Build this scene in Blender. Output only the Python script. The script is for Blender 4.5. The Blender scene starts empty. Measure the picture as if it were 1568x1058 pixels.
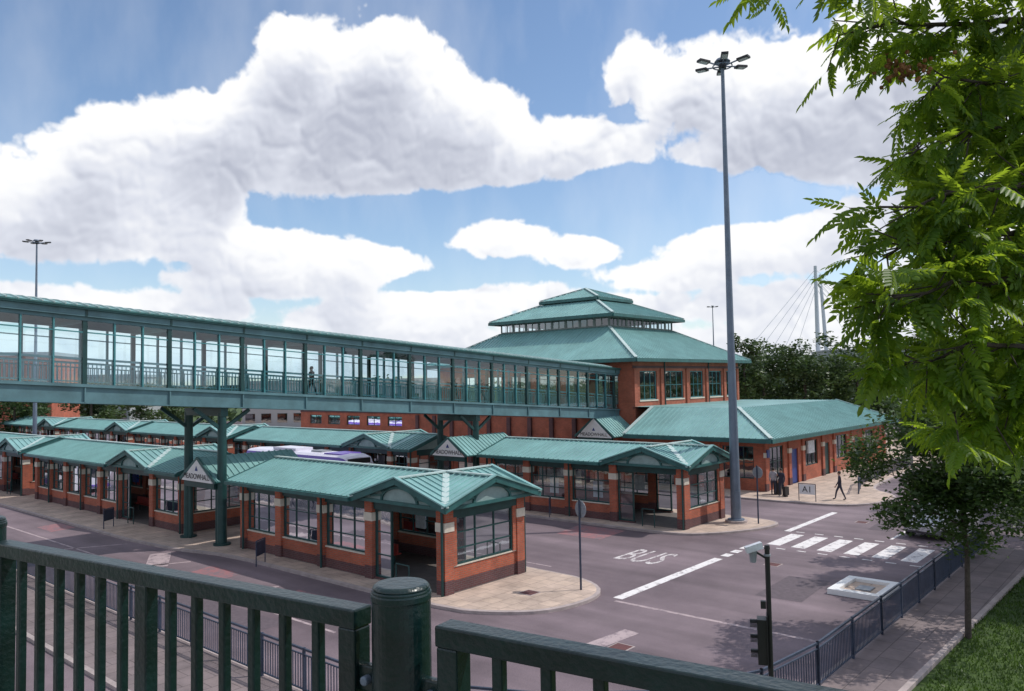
import bpy, math, random
import numpy as np
from mathutils import Vector, Matrix
random.seed(7); rng=np.random.default_rng(7)
sc=bpy.context.scene
COL=sc.collection
A49=math.radians(49)
def W(p,q,z=0): return Vector((p*math.cos(A49)-q*math.sin(A49), p*math.sin(A49)+q*math.cos(A49), z))

# ---------------------------------------------------------------- materials
def mk(name):
    m=bpy.data.materials.new(name); m.use_nodes=True
    nt=m.node_tree; b=nt.nodes['Principled BSDF']; return m,nt,b
def N(nt,t,**k):
    n=nt.nodes.new(t)
    for a,v in k.items(): setattr(n,a,v)
    return n
def paint(name,col,rough=.5,var=.25,scale=3.0,metal=0.0,bump=0.0,spec=.5):
    m,nt,b=mk(name); L=nt.links.new
    tc=N(nt,'ShaderNodeTexCoord')
    no=N(nt,'ShaderNodeTexNoise'); no.inputs['Scale'].default_value=scale; no.inputs['Detail'].default_value=4
    no.inputs['Roughness'].default_value=.65
    L(tc.outputs['Object'],no.inputs['Vector'])
    mx=N(nt,'ShaderNodeMix',data_type='RGBA')
    mr=N(nt,'ShaderNodeMapRange'); mr.inputs[1].default_value=.3; mr.inputs[2].default_value=.7
    L(no.outputs['Fac'],mr.inputs[0]); L(mr.outputs[0],mx.inputs[0])
    mx.inputs[6].default_value=tuple(c*(1-var) for c in col)+(1,)
    mx.inputs[7].default_value=tuple(min(1,c*(1+var)) for c in col)+(1,)
    L(mx.outputs[2],b.inputs['Base Color'])
    b.inputs['Roughness'].default_value=rough; b.inputs['Metallic'].default_value=metal
    b.inputs['Specular IOR Level'].default_value=spec
    if bump:
        bp=N(nt,'ShaderNodeBump'); bp.inputs['Strength'].default_value=bump; bp.inputs['Distance'].default_value=.02
        n2=N(nt,'ShaderNodeTexNoise'); n2.inputs['Scale'].default_value=scale*12; n2.inputs['Detail'].default_value=3
        L(tc.outputs['Object'],n2.inputs['Vector']); L(n2.outputs['Fac'],bp.inputs['Height']); L(bp.outputs[0],b.inputs['Normal'])
    return m
def brickmat(name,c1,c2,mort,bw=.225,rh=.075,ms=.012,flat=False):
    m,nt,b=mk(name); L=nt.links.new
    tc=N(nt,'ShaderNodeTexCoord'); sp=N(nt,'ShaderNodeSeparateXYZ'); L(tc.outputs['Object'],sp.inputs[0])
    cb=N(nt,'ShaderNodeCombineXYZ')
    if flat:
        L(sp.outputs[0],cb.inputs[0]); L(sp.outputs[1],cb.inputs[1])
    else:
        ad=N(nt,'ShaderNodeMath',operation='ADD'); L(sp.outputs[0],ad.inputs[0]); L(sp.outputs[1],ad.inputs[1])
        L(ad.outputs[0],cb.inputs[0]); L(sp.outputs[2],cb.inputs[1])
    br=N(nt,'ShaderNodeTexBrick'); L(cb.outputs[0],br.inputs['Vector'])
    br.inputs['Scale'].default_value=1; br.inputs['Brick Width'].default_value=bw; br.inputs['Row Height'].default_value=rh
    br.inputs['Mortar Size'].default_value=ms; br.inputs['Mortar Smooth'].default_value=.3
    br.inputs['Color1'].default_value=c1+(1,); br.inputs['Color2'].default_value=c2+(1,); br.inputs['Mortar'].default_value=mort+(1,)
    no=N(nt,'ShaderNodeTexNoise'); no.inputs['Scale'].default_value=.9; no.inputs['Detail'].default_value=5; no.inputs['Roughness'].default_value=.7
    L(tc.outputs['Object'],no.inputs['Vector'])
    mr=N(nt,'ShaderNodeMapRange'); mr.inputs[1].default_value=.3; mr.inputs[2].default_value=.7; mr.inputs[3].default_value=.72; mr.inputs[4].default_value=1.25
    L(no.outputs['Fac'],mr.inputs[0])
    vm=N(nt,'ShaderNodeVectorMath',operation='SCALE'); L(br.outputs['Color'],vm.inputs[0]); L(mr.outputs[0],vm.inputs['Scale'])
    L(vm.outputs[0],b.inputs['Base Color']); b.inputs['Roughness'].default_value=.85
    bp=N(nt,'ShaderNodeBump'); bp.inputs['Strength'].default_value=.4; bp.inputs['Distance'].default_value=.01; bp.invert=True
    L(br.outputs['Fac'],bp.inputs['Height']); L(bp.outputs[0],b.inputs['Normal'])
    return m
def glassmat(name,tint,refl=.25):
    m=bpy.data.materials.new(name); m.use_nodes=True; nt=m.node_tree; nt.nodes.clear(); L=nt.links.new
    o=N(nt,'ShaderNodeOutputMaterial'); t=N(nt,'ShaderNodeBsdfTransparent'); t.inputs[0].default_value=tint+(1,)
    g=N(nt,'ShaderNodeBsdfGlossy'); g.inputs[0].default_value=(.9,.95,1,1); g.inputs['Roughness'].default_value=.03
    lw=N(nt,'ShaderNodeFresnel'); lw.inputs[0].default_value=1.5
    mr=N(nt,'ShaderNodeMapRange'); mr.inputs[1].default_value=0; mr.inputs[2].default_value=1; mr.inputs[3].default_value=refl*.25; mr.inputs[4].default_value=1
    tc=N(nt,'ShaderNodeTexCoord'); no=N(nt,'ShaderNodeTexNoise'); no.inputs['Scale'].default_value=1.3
    bp=N(nt,'ShaderNodeBump'); bp.inputs['Strength'].default_value=.08; bp.inputs['Distance'].default_value=.05
    L(tc.outputs['Object'],no.inputs['Vector']); L(no.outputs['Fac'],bp.inputs['Height']); L(bp.outputs[0],g.inputs['Normal'])
    L(lw.outputs[0],mr.inputs[0]); mx=N(nt,'ShaderNodeMixShader'); L(mr.outputs[0],mx.inputs[0]); L(t.outputs[0],mx.inputs[1]); L(g.outputs[0],mx.inputs[2])
    L(mx.outputs[0],o.inputs[0]); return m
def leafmat(name,c1,c2,tr,scale=2.0,tw=.45):
    m=bpy.data.materials.new(name); m.use_nodes=True; nt=m.node_tree; nt.nodes.clear(); L=nt.links.new
    o=N(nt,'ShaderNodeOutputMaterial')
    tc=N(nt,'ShaderNodeTexCoord'); no=N(nt,'ShaderNodeTexNoise'); no.inputs['Scale'].default_value=scale; no.inputs['Detail'].default_value=4; no.inputs['Roughness'].default_value=.7
    L(tc.outputs['Object'],no.inputs['Vector'])
    mr=N(nt,'ShaderNodeMapRange'); mr.inputs[1].default_value=.35; mr.inputs[2].default_value=.65; L(no.outputs['Fac'],mr.inputs[0])
    mx=N(nt,'ShaderNodeMix',data_type='RGBA'); mx.inputs[6].default_value=c1+(1,); mx.inputs[7].default_value=c2+(1,); L(mr.outputs[0],mx.inputs[0])
    pb=N(nt,'ShaderNodeBsdfPrincipled'); L(mx.outputs[2],pb.inputs['Base Color']); pb.inputs['Roughness'].default_value=.5
    tl=N(nt,'ShaderNodeBsdfTranslucent'); vm=N(nt,'ShaderNodeMix',data_type='RGBA')
    vm.inputs[6].default_value=tuple(c*.55 for c in tr)+(1,); vm.inputs[7].default_value=tr+(1,); L(mr.outputs[0],vm.inputs[0]); L(vm.outputs[2],tl.inputs[0])
    ms=N(nt,'ShaderNodeMixShader'); ms.inputs[0].default_value=tw; L(pb.outputs[0],ms.inputs[1]); L(tl.outputs[0],ms.inputs[2]); L(ms.outputs[0],o.inputs[0])
    return m
M={}
M['brick']=brickmat('red_brick',(.47,.105,.05),(.36,.08,.042),(.26,.15,.11))
M['brickd']=brickmat('dark_brick',(.13,.045,.045),(.10,.04,.045),(.12,.09,.09))
M['stone']=paint('cast_stone',(.62,.57,.48),.8,.12)
M['roof']=paint('green_metal_roof',(.20,.385,.375),.42,.20,.5)
M['rib']=paint('roof_seam',(.235,.43,.42),.45,.12,1)
M['ridge']=paint('ridge_flashing',(.46,.57,.55),.5,.12,1)
M['green']=paint('dark_green_paint',(.012,.055,.055),.4,.3,2)
M['fasc']=paint('fascia_green',(.03,.115,.112),.45,.25,2)
M['teal']=paint('teal_paint',(.06,.23,.25),.45,.2,2)
M['tealr']=paint('handrail_paint',(.30,.58,.60),.45,.15,2)
M['walkb']=paint('walkway_steel',(.10,.20,.225),.5,.25,1.0)
M['soff']=paint('soffit',(.18,.21,.20),.8,.1)
M['panel']=paint('gable_panel',(.26,.36,.35),.7,.15)
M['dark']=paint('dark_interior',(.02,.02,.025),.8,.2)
M['floor']=paint('floor_tile',(.14,.12,.11),.7,.2)
M['white']=paint('white_paint',(.80,.80,.80),.5,.06)
M['haze']=paint('hazed_pylon_paint',(.55,.60,.66),.6,.06)  # distance haze is mixed into the pylon and cable colour
M['poster']=paint('poster',(.6,.62,.66),.4,.25,5)
M['glass']=glassmat('shelter_glass',(.66,.76,.78),.6)
M['glassw']=glassmat('walkway_glass',(.86,.98,1.0),.25)
M['glassd']=glassmat('dark_glass',(.12,.19,.22),1.1)
M['steel']=paint('galvanised_mast',(.15,.19,.25),.45,.2,.8,metal=.3)
M['black']=paint('black_plastic',(.012,.012,.014),.45,.2)
M['rubber']=paint('rubber',(.015,.015,.015),.9,.2)
M['fence']=paint('fence_paint',(.035,.05,.085),.45,.3)
M['rail']=paint('railing_green',(.003,.016,.016),.3,.5,5,bump=.15)
M['signb']=paint('sign_blue',(.02,.05,.22),.4,.1)
M['signg']=paint('sign_back_grey',(.25,.27,.30),.5,.1)
M['kerb']=paint('kerb_concrete',(.38,.32,.31),.85,.2,2)
M['pave']=brickmat('paving_slabs',(.54,.42,.34),(.46,.36,.30),(.26,.20,.18),.6,.6,.012,flat=True)
M['path']=brickmat('path_slabs',(.22,.175,.175),(.18,.145,.15),(.10,.08,.08),.9,.6,.012,flat=True)
M['conc']=paint('concrete',(.25,.24,.23),.85,.2)
M['bark']=paint('bark',(.07,.055,.045),.9,.4,9,bump=.5)
M['purple']=paint('bus_purple',(.16,.09,.46),.3,.1)
M['busw']=paint('bus_white',(.74,.72,.82),.3,.04)
M['silver']=paint('car_silver',(.45,.46,.5),.3,.05,metal=.5)
M['bluecar']=paint('car_blue',(.03,.09,.25),.3,.05)
M['skin']=paint('skin',(.45,.25,.18),.6,.08)
M['jack']=paint('jacket',(.03,.03,.05),.8,.2,8)
M['shirt']=paint('shirt',(.35,.33,.36),.8,.2,8)
M['trou']=paint('trousers',(.03,.035,.06),.8,.2,8)
M['hair']=paint('hair',(.03,.02,.015),.7,.2,8)
M['red']=paint('red_cloth',(.35,.04,.03),.7,.2,5)
M['hill']=paint('hill_green',(.07,.09,.09),.95,.3,.01)
M['grey']=paint('cladding',(.34,.36,.38),.6,.1,.1)
M['berry']=paint('brown_berries',(.22,.09,.03),.5,.2,8)

def markmat(name,col,wear):
    m,nt,b=mk(name); L=nt.links.new
    tc=N(nt,'ShaderNodeTexCoord'); no=N(nt,'ShaderNodeTexNoise'); no.inputs['Scale'].default_value=2.5; no.inputs['Detail'].default_value=8; no.inputs['Roughness'].default_value=.8
    L(tc.outputs['Object'],no.inputs['Vector'])
    mr=N(nt,'ShaderNodeMapRange'); mr.inputs[1].default_value=wear; mr.inputs[2].default_value=wear+.12; L(no.outputs['Fac'],mr.inputs[0])
    mx=N(nt,'ShaderNodeMix',data_type='RGBA'); mx.inputs[6].default_value=(.19,.148,.168,1); mx.inputs[7].default_value=col+(1,)
    L(mr.outputs[0],mx.inputs[0]); L(mx.outputs[2],b.inputs['Base Color']); b.inputs['Roughness'].default_value=.7; return m
M['mark']=markmat('white_road_paint',(.78,.75,.75),.36)
M['markw']=markmat('worn_road_paint',(.70,.66,.66),.41)
M['markp']=markmat('faded_road_paint',(.44,.35,.36),.40)
M['redp']=markmat('red_surfacing',(.32,.145,.155),.42)

def asphalt():
    m,nt,b=mk('asphalt'); L=nt.links.new
    tc=N(nt,'ShaderNodeTexCoord')
    n1=N(nt,'ShaderNodeTexNoise'); n1.inputs['Scale'].default_value=.16; n1.inputs['Detail'].default_value=7; n1.inputs['Roughness'].default_value=.62
    n2=N(nt,'ShaderNodeTexNoise'); n2.inputs['Scale'].default_value=40; n2.inputs['Detail'].default_value=2
    mp=N(nt,'ShaderNodeMapping'); mp.inputs['Scale'].default_value=(1.3,.10,1)
    n3=N(nt,'ShaderNodeTexNoise'); n3.inputs['Scale'].default_value=.8; n3.inputs['Detail'].default_value=5
    for n in (n1,n2): L(tc.outputs['Object'],n.inputs['Vector'])
    L(tc.outputs['Object'],mp.inputs[0]); L(mp.outputs[0],n3.inputs['Vector'])
    r=N(nt,'ShaderNodeValToRGB'); r.color_ramp.elements[0].position=.32; r.color_ramp.elements[0].color=(.118,.088,.102,1)
    r.color_ramp.elements[1].position=.68; r.color_ramp.elements[1].color=(.235,.180,.202,1)
    L(n1.outputs['Fac'],r.inputs[0])
    mr=N(nt,'ShaderNodeMapRange'); mr.inputs[1].default_value=.3; mr.inputs[2].default_value=.7; mr.inputs[3].default_value=.74; mr.inputs[4].default_value=1.18; L(n3.outputs['Fac'],mr.inputs[0])
    mr2=N(nt,'ShaderNodeMapRange'); mr2.inputs[1].default_value=.3; mr2.inputs[2].default_value=.7; mr2.inputs[3].default_value=.8; mr2.inputs[4].default_value=1.2; L(n2.outputs['Fac'],mr2.inputs[0])
    mu=N(nt,'ShaderNodeMath',operation='MULTIPLY'); L(mr.outputs[0],mu.inputs[0]); L(mr2.outputs[0],mu.inputs[1])
    vs=N(nt,'ShaderNodeVectorMath',operation='SCALE'); L(r.outputs[0],vs.inputs[0]); L(mu.outputs[0],vs.inputs['Scale']); L(vs.outputs[0],b.inputs['Base Color'])
    b.inputs['Roughness'].default_value=.8
    bp=N(nt,'ShaderNodeBump'); bp.inputs['Strength'].default_value=.3; bp.inputs['Distance'].default_value=.01; L(n2.outputs['Fac'],bp.inputs['Height']); L(bp.outputs[0],b.inputs['Normal'])
    return m
M['asph']=asphalt()
M['patch']=paint('tarmac_patch',(.115,.090,.105),.85,.2,6)
def grassmat():
    m,nt,b=mk('grass'); L=nt.links.new
    tc=N(nt,'ShaderNodeTexCoord'); n1=N(nt,'ShaderNodeTexNoise'); n1.inputs['Scale'].default_value=.8; n1.inputs['Detail'].default_value=10; n1.inputs['Roughness'].default_value=.8
    L(tc.outputs['Object'],n1.inputs['Vector'])
    r=N(nt,'ShaderNodeValToRGB'); r.color_ramp.elements[0].position=.38; r.color_ramp.elements[0].color=(.022,.045,.008,1)
    r.color_ramp.elements[1].position=.66; r.color_ramp.elements[1].color=(.07,.125,.018,1); L(n1.outputs['Fac'],r.inputs[0]); L(r.outputs[0],b.inputs['Base Color']); b.inputs['Roughness'].default_value=.95
    return m
M['grass']=grassmat()
M['blade']=leafmat('grass_blade',(.03,.07,.01),(.07,.13,.02),(.12,.22,.03),1.5,.3)
M['leafF']=leafmat('ash_leaf',(.045,.12,.012),(.11,.20,.018),(.46,.64,.04),1.6,.54)
M['leafM']=leafmat('small_tree_leaf',(.025,.06,.018),(.07,.12,.025),(.14,.24,.04),1.2,.35)
M['leafD']=leafmat('distant_leaf',(.028,.06,.025),(.075,.125,.035),(.10,.17,.04),.25,.3)

# ---------------------------------------------------------------- mesh builder
class MB:
    def __init__(s): s.v=[]; s.f=[]; s.m=[]; s.names=[]
    def mi(s,k):
        if k not in s.names: s.names.append(k)
        return s.names.index(k)
    def add(s,vs,fs,k):
        o=len(s.v); s.v+= [tuple(v) for v in vs]; i=s.mi(k)
        for f in fs: s.f.append(tuple(o+j for j in f)); s.m.append(i)
    def hexa(s,b,k):
        s.add(b,[(3,2,1,0),(4,5,6,7),(0,1,5,4),(1,2,6,5),(2,3,7,6),(3,0,4,7)],k)
    def box(s,x0,y0,z0,x1,y1,z1,k):
        if x0>x1:x0,x1=x1,x0
        if y0>y1:y0,y1=y1,y0
        s.hexa([(x0,y0,z0),(x1,y0,z0),(x1,y1,z0),(x0,y1,z0),(x0,y0,z1),(x1,y0,z1),(x1,y1,z1),(x0,y1,z1)],k)
    def beam(s,a,b,w,h,k,up=(0,0,1)):
        a=Vector(a);b=Vector(b);d=(b-a).normalized();up=Vector(up)
        sd=d.cross(up)
        if sd.length<1e-4: sd=d.cross(Vector((0,1,0)))
        sd.normalize(); u=sd.cross(d).normalized(); sd=sd*w/2;u=u*h/2
        s.hexa([a-sd-u,a+sd-u,b+sd-u,b-sd-u,a-sd+u,a+sd+u,b+sd+u,b-sd+u],k)
    def cyl(s,a,b,r0,r1,n,k,caps=True):
        a=Vector(a);b=Vector(b);d=(b-a).normalized()
        t=Vector((0,0,1)) if abs(d.z)<.9 else Vector((1,0,0))
        x=d.cross(t).normalized();y=d.cross(x)
        vs=[]
        for c,r in((a,r0),(b,r1)):
            for i in range(n):
                an=2*math.pi*i/n; vs.append(c+x*math.cos(an)*r+y*math.sin(an)*r)
        fs=[(i,(i+1)%n,n+(i+1)%n,n+i) for i in range(n)]
        if caps: fs+=[tuple(range(n))[::-1],tuple(range(n,2*n))]
        s.add(vs,fs,k)
    def tube(s,pts,rs,n,k):
        for i in range(len(pts)-1): s.cyl(pts[i],pts[i+1],rs[i],rs[i+1],n,k)
    def ball(s,c,r,k,n=10,sz=1):
        vs=[];fs=[];m=n//2+1
        for j in range(m+1):
            ph=math.pi*j/m
            for i in range(n):
                th=2*math.pi*i/n; vs.append((c[0]+r*math.sin(ph)*math.cos(th),c[1]+r*math.sin(ph)*math.sin(th),c[2]+r*sz*math.cos(ph)))
        for j in range(m):
            for i in range(n): fs.append((j*n+i,(j+1)*n+i,(j+1)*n+(i+1)%n,j*n+(i+1)%n))
        s.add(vs,fs,k)
    def poly(s,pts,k): s.add(pts,[tuple(range(len(pts)))],k)
    def roofp(s,pts,k='roof',kr='rib',rib=.34,th=.07,rw=.035,rh=.045):
        P=[Vector(p) for p in pts]; n=(P[1]-P[0]).cross(P[2]-P[0]).normalized()
        if n.z<0: P=P[::-1]; n=-n
        s.poly(P,k); lo=[p-Vector((0,0,th)) for p in P]; s.poly(lo[::-1],'soff')
        c=len(P)
        for i in range(c): s.poly([lo[i],lo[(i+1)%c],P[(i+1)%c],P[i]],'fasc')
        if rib:
            d=n.cross(Vector((0,0,1))).normalized(); u=n.cross(d).normalized()
            cs=[p.dot(d) for p in P]; o=n*P[0].dot(n)
            c0=math.ceil((min(cs)+.02)/rib)*rib
            while c0<max(cs)-.02:
                ys=[]
                for i in range(c):
                    a=P[i];b=P[(i+1)%c];ca=a.dot(d);cb=b.dot(d)
                    if (ca-c0)*(cb-c0)<0:
                        t=(c0-ca)/(cb-ca); ys.append((a+(b-a)*t).dot(u))
                if len(ys)>=2 and max(ys)-min(ys)>.05:
                    A=o+d*c0+u*min(ys); B=o+d*c0+u*max(ys)
                    s.beam(A+n*rh*.5,B+n*rh*.5,rw,rh,kr,up=n)
                c0+=rib
    def build(s,name,parent=None,rot=None,smooth=False,loc=None):
        me=bpy.data.meshes.new(name); me.from_pydata(s.v,[],s.f)
        for k in s.names: me.materials.append(M[k])
        me.polygons.foreach_set('material_index',s.m)
        if smooth: me.polygons.foreach_set('use_smooth',[True]*len(s.f))
        me.update()
        o=bpy.data.objects.new(name,me); COL.objects.link(o)
        if parent: o.parent=parent
        if rot is not None: o.rotation_euler=(0,0,rot)
        if loc is not None: o.location=loc
        return o
def root(name,loc=(0,0,0),rz=A49):
    e=bpy.data.objects.new(name,None); COL.objects.link(e); e.location=loc; e.rotation_euler=(0,0,rz); e.empty_display_size=.3; return e
def wall(mb,ax,c,t,a0,a1,z0,z1,ops,k):
    us=sorted({a0,a1,*[o[0] for o in ops],*[o[1] for o in ops]}); vs=sorted({z0,z1,*[o[2] for o in ops],*[o[3] for o in ops]})
    for i in range(len(us)-1):
        for j in range(len(vs)-1):
            um=(us[i]+us[i+1])/2; vm=(vs[j]+vs[j+1])/2
            if any(o[0]<um<o[1] and o[2]<vm<o[3] for o in ops): continue
            if ax=='x': mb.box(us[i],c,vs[j],us[i+1],c+t,vs[j+1],k)
            else: mb.box(c,us[i],vs[j],c+t,us[i+1],vs[j+1],k)
def window(mb,ax,c,u0,u1,v0,v1,nx,nz,kf='green',kg='glass',fw=.07,fd=.09,mw=.045):
    def bx(a0,a1,z0,z1,d):
        if ax=='x': mb.box(a0,c-d/2,z0,a1,c+d/2,z1,kf)
        else: mb.box(c-d/2,a0,z0,c+d/2,a1,z1,kf)
    bx(u0,u1,v0,v0+fw,fd);bx(u0,u1,v1-fw,v1,fd);bx(u0,u0+fw,v0+fw,v1-fw,fd);bx(u1-fw,u1,v0+fw,v1-fw,fd)
    for i in range(1,nx):
        u=u0+(u1-u0)*i/nx; bx(u-mw/2,u+mw/2,v0+fw,v1-fw,fd-.02)
    for i in range(1,nz):
        v=v0+(v1-v0)*i/nz; bx(u0+fw,u1-fw,v-mw/2,v+mw/2,fd-.03)
    if ax=='x': mb.poly([(u0,c,v0),(u1,c,v0),(u1,c,v1),(u0,c,v1)],kg)
    else: mb.poly([(c,u0,v0),(c,u1,v0),(c,u1,v1),(c,u0,v1)],kg)
def text(s,size,mat,parent,mtx,name='lettering',ext=.005):
    cu=bpy.data.curves.new(name,'FONT'); cu.body=s; cu.size=size; cu.extrude=ext; cu.align_x='CENTER'; cu.align_y='CENTER'
    cu.materials.append(M[mat]); o=bpy.data.objects.new(name,cu); COL.objects.link(o)
    if parent: o.parent=parent
    o.matrix_local=mtx
    return o
def mat_from(cx,cy,cz,loc):
    m=Matrix.Identity(4)
    for i in range(3): m[i][0]=cx[i];m[i][1]=cy[i];m[i][2]=cz[i];m[i][3]=loc[i]
    return m

# ---------------------------------------------------------------- ground, roads, pavements
g=MB(); g.poly([(-3000,-3000,0),(3000,-3000,0),(3000,3000,0),(-3000,3000,0)],'grass'); g.build('ground')
r=MB(); zr=.004
r.poly([(-12,9.5,zr),(9,9.5,zr),(12,7.35,zr),(39.6,7.35,zr),(39.6,-60,zr),(47.5,-60,zr),(47.5,7.35,zr),(150,7.35,zr),(150,160,zr),(-12,160,zr)],'asph'); r.build('road',rot=A49)
def inset(P,d):
    n=len(P);A=sum(P[i][0]*P[(i+1)%n][1]-P[(i+1)%n][0]*P[i][1] for i in range(n))
    if A<0: P=P[::-1]
    out=[]
    for i in range(n):
        a=Vector(P[i-1]);b=Vector(P[i]);c=Vector(P[(i+1)%n]); d1=(b-a).normalized();d2=(c-b).normalized()
        n1=Vector((-d1.y,d1.x));n2=Vector((-d2.y,d2.x)); nn=(n1+n2); nn.normalize(); k=d/max(.4,nn.dot(n1)); out.append(tuple(b+nn*k))
    return P,out
def pavement(P,k='pave',h=.12,name='pavement'):
    P=[tuple(p) for p in P]; P,Q=inset(P,.14); n=len(P); mb=MB()
    for i in range(n):
        j=(i+1)%n
        mb.poly([(P[i][0],P[i][1],0),(P[j][0],P[j][1],0),(P[j][0],P[j][1],h-.015),(P[i][0],P[i][1],h-.015)],'kerb')
        mb.poly([(P[i][0],P[i][1],h-.015),(P[j][0],P[j][1],h-.015),(Q[j][0],Q[j][1],h),(Q[i][0],Q[i][1],h)],'kerb')
    mb.poly([(x,y,h) for x,y in Q],k)
    return mb.build(name,rot=A49)
def smooth(P,it=2):
    for _ in range(it):
        o=[]
        for i in range(len(P)-1):
            a,b=P[i],P[i+1]; o+= [(a[0]*.75+b[0]*.25,a[1]*.75+b[1]*.25),(a[0]*.25+b[0]*.75,a[1]*.25+b[1]*.75)]
        P=[P[0]]+o+[P[-1]]
    return P
pavement(smooth([(18.1,31),(18.1,19.0),(18.9,17.2),(20.2,15.9),(22.8,15.7),(24.2,17.3),(24.3,19.8),(24.4,25)])+[(24.4,112),(16.9,112),(16.9,40),(17.2,36),(17.9,33.2)])
pavement(smooth([(33.6,24),(33.6,19.0),(35.0,17.5),(37.6,16.2),(39.6,16.2),(40,18.4),(40,24)])+[(40,120),(33.6,120)])
pavement(smooth([(46.2,24),(46.2,18.0),(46.8,15.0),(50,13.8),(52.5,14.2),(54.5,16.4),(60,16.8),(70,17)])+[(110,17),(110,130),(46.2,130)])
pavement([(11.3,60),(11.3,14.5),(11.7,12.4),(12.8,10.2),(14.4,8.6),(16.6,7.6),(19,7.3),(38.6,7.3),(39.2,5.6),(39.2,-30),(37.4,-30),(37.4,5.0),(17,5.5),(12.5,5.5),(9.6,8),(8.4,11),(8.4,60)],k='path',name='footpath')
mk_=MB(); z1=.008
def strip(p0,q0,p1,q1,w,k='mark',z=z1):
    a=Vector((p0,q0,0));b=Vector((p1,q1,0));d=(b-a).normalized();s=Vector((-d.y,d.x,0))*w/2
    mk_.poly([(v.x,v.y,z) for v in (a-s,b-s,b+s,a+s)],k)
strip(22.9,15.3,30.5,15.3,.38)
for i in range(3): strip(31.0+i*.9,15.3,31.55+i*.9,15.3,.36)
strip(37.8,15.3,44.5,15.3,.32)
for i in range(4): strip(45.3+i*1.6,13.0-.35*i,46.2+i*1.6,12.8-.35*i,.18)
strip(22.6,8.0,22.6,15.2,.16,'markp')
for i in range(6):
    q=14.6-i*1.12; strip(34.4,q,37.3,q,.62)
for i in range(8): strip(33.8,15.1-i*.9,33.8,14.7-i*.9,.12,'mark'); strip(37.9,14.9-i*.9,37.9,14.5-i*.9,.12)
for q0 in (22.6,28.9,46,60):
    mk_.poly([(15.5,q0,z1),(16.8,q0+.3,z1),(16.8,q0+2.6,z1),(15.5,q0+2.2,z1)],'redp')
for q0 in (21.5,48): mk_.poly([(30.8,q0,z1),(33.3,q0+.2,z1),(33.3,q0+3,z1),(30.8,q0+2.6,z1)],'redp')
for q0 in (27.4,34.2,40.5): strip(14.2,q0,16.6,q0-1.2,.16,'markp')
strip(15.2,33.2,16.6,35.8,.9,'markp')
strip(25.2,20,25.2,90,.1,'markp'); strip(14.6,20,14.6,90,.12,'markp')
strip(38.6,10.8,60,10.8,.12,'mark')
strip(18.1,13.2,20.2,13.0,.55,'markp')
mk_.poly([(26.2,10.2,z1),(29.5,10.4,z1),(29.4,11.9,z1),(26.1,11.8,z1)],'patch'); mk_.poly([(13.2,22,z1),(14.2,22,z1),(14.2,33,z1),(13.2,33,z1)],'patch'); mk_.poly([(40.5,11.4,z1),(44.5,11.6,z1),(44.5,12.6,z1),(40.5,12.4,z1)],'patch')
mk_.build('road_markings',rot=A49)
text('BUS',2.6,'markw',None,Matrix.Rotation(A49,4,'Z')@mat_from((0,-.46,0),(1.25,0,0),(0,0,1),(28.9,17.9,.010)),'bus_lane_lettering',.001)
for (p,q,z) in [(21.0,17.6,.128),(30.5,12.8,.010),(42,12.9,.010),(18.5,12.2,.010)]:
    pt=MB(); pt.box(p,q,.0,p+.6,q+.6,z,'kerb'); pt.box(p+.05,q+.05,z-.01,p+.55,q+.55,z+.004,'brickd'); pt.build('manhole_cover',rot=A49)

# ---------------------------------------------------------------- bus shelters
def gable(mbr,mbw,ax,edge,c0,c1,ze,zr,sgn):
    mid=(c0+c1)/2
    def P(u,z,d=0):
        return (edge+d,u,z) if ax=='y' else (u,edge+d,z)
    i=sgn*.24
    tri=[P(c0+.35,ze-.02,i),P(c1-.35,ze-.02,i),P(mid,zr-.12,i)]
    tri2=[P(c0+.35,ze-.02,i+sgn*.05),P(c1-.35,ze-.02,i+sgn*.05),P(mid,zr-.12,i+sgn*.05)]
    mbw.poly(tri,'panel'); mbw.poly(tri2[::-1],'panel')
    for (a,b) in ((c0,mid),(c1,mid)):
        za,zb=ze,zr
        mbr.beam(P(a,za-.06,sgn*.03),P(b,zb-.06,sgn*.03),.07,.24,'fasc')
        mbr.beam(P(a,za+.08,sgn*.03),P(b,zb+.08,sgn*.03),.16,.05,'roof')
    j=i-sgn*.05
    r=(c1-c0)*.19
    pts=[P(mid+r*math.cos(t),ze+r*.52*math.sin(t),j) for t in [math.pi*k/12 for k in range(13)]]
    for a,b in zip(pts[:-1],pts[1:]): mbw.beam(a,b,.07,.09,'fasc')
    for t in (.12,.31,.5,.69,.88):
        a=math.pi*t; u=mid+r*1.75*math.cos(a); zt=min(ze+r*1.05*math.sin(a),zr-.2-abs(u-mid)*(zr-ze)/((c1-c0)/2))
        mbw.beam(P(mid+r*math.cos(a),ze+r*.52*math.sin(a),j),P(u,max(zt,ze+.05),j),.07,.07,'fasc')
    mbw.beam(P(c0+.4,ze-.06,j),P(c1-.4,ze-.06,j),.09,.12,'fasc')
def pier(mb,x0,y0,x1,y1,top=3.08):
    mb.box(x0,y0,.12,x1,y1,.62,'brickd'); mb.box(x0+.004,y0+.004,.62,x1-.004,y1-.004,2.3,'brick')
    mb.box(x0-.02,y0-.02,2.3,x1+.02,y1+.02,2.62,'stone'); mb.box(x0+.004,y0+.004,2.62,x1-.004,y1-.004,top,'brick')
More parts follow.
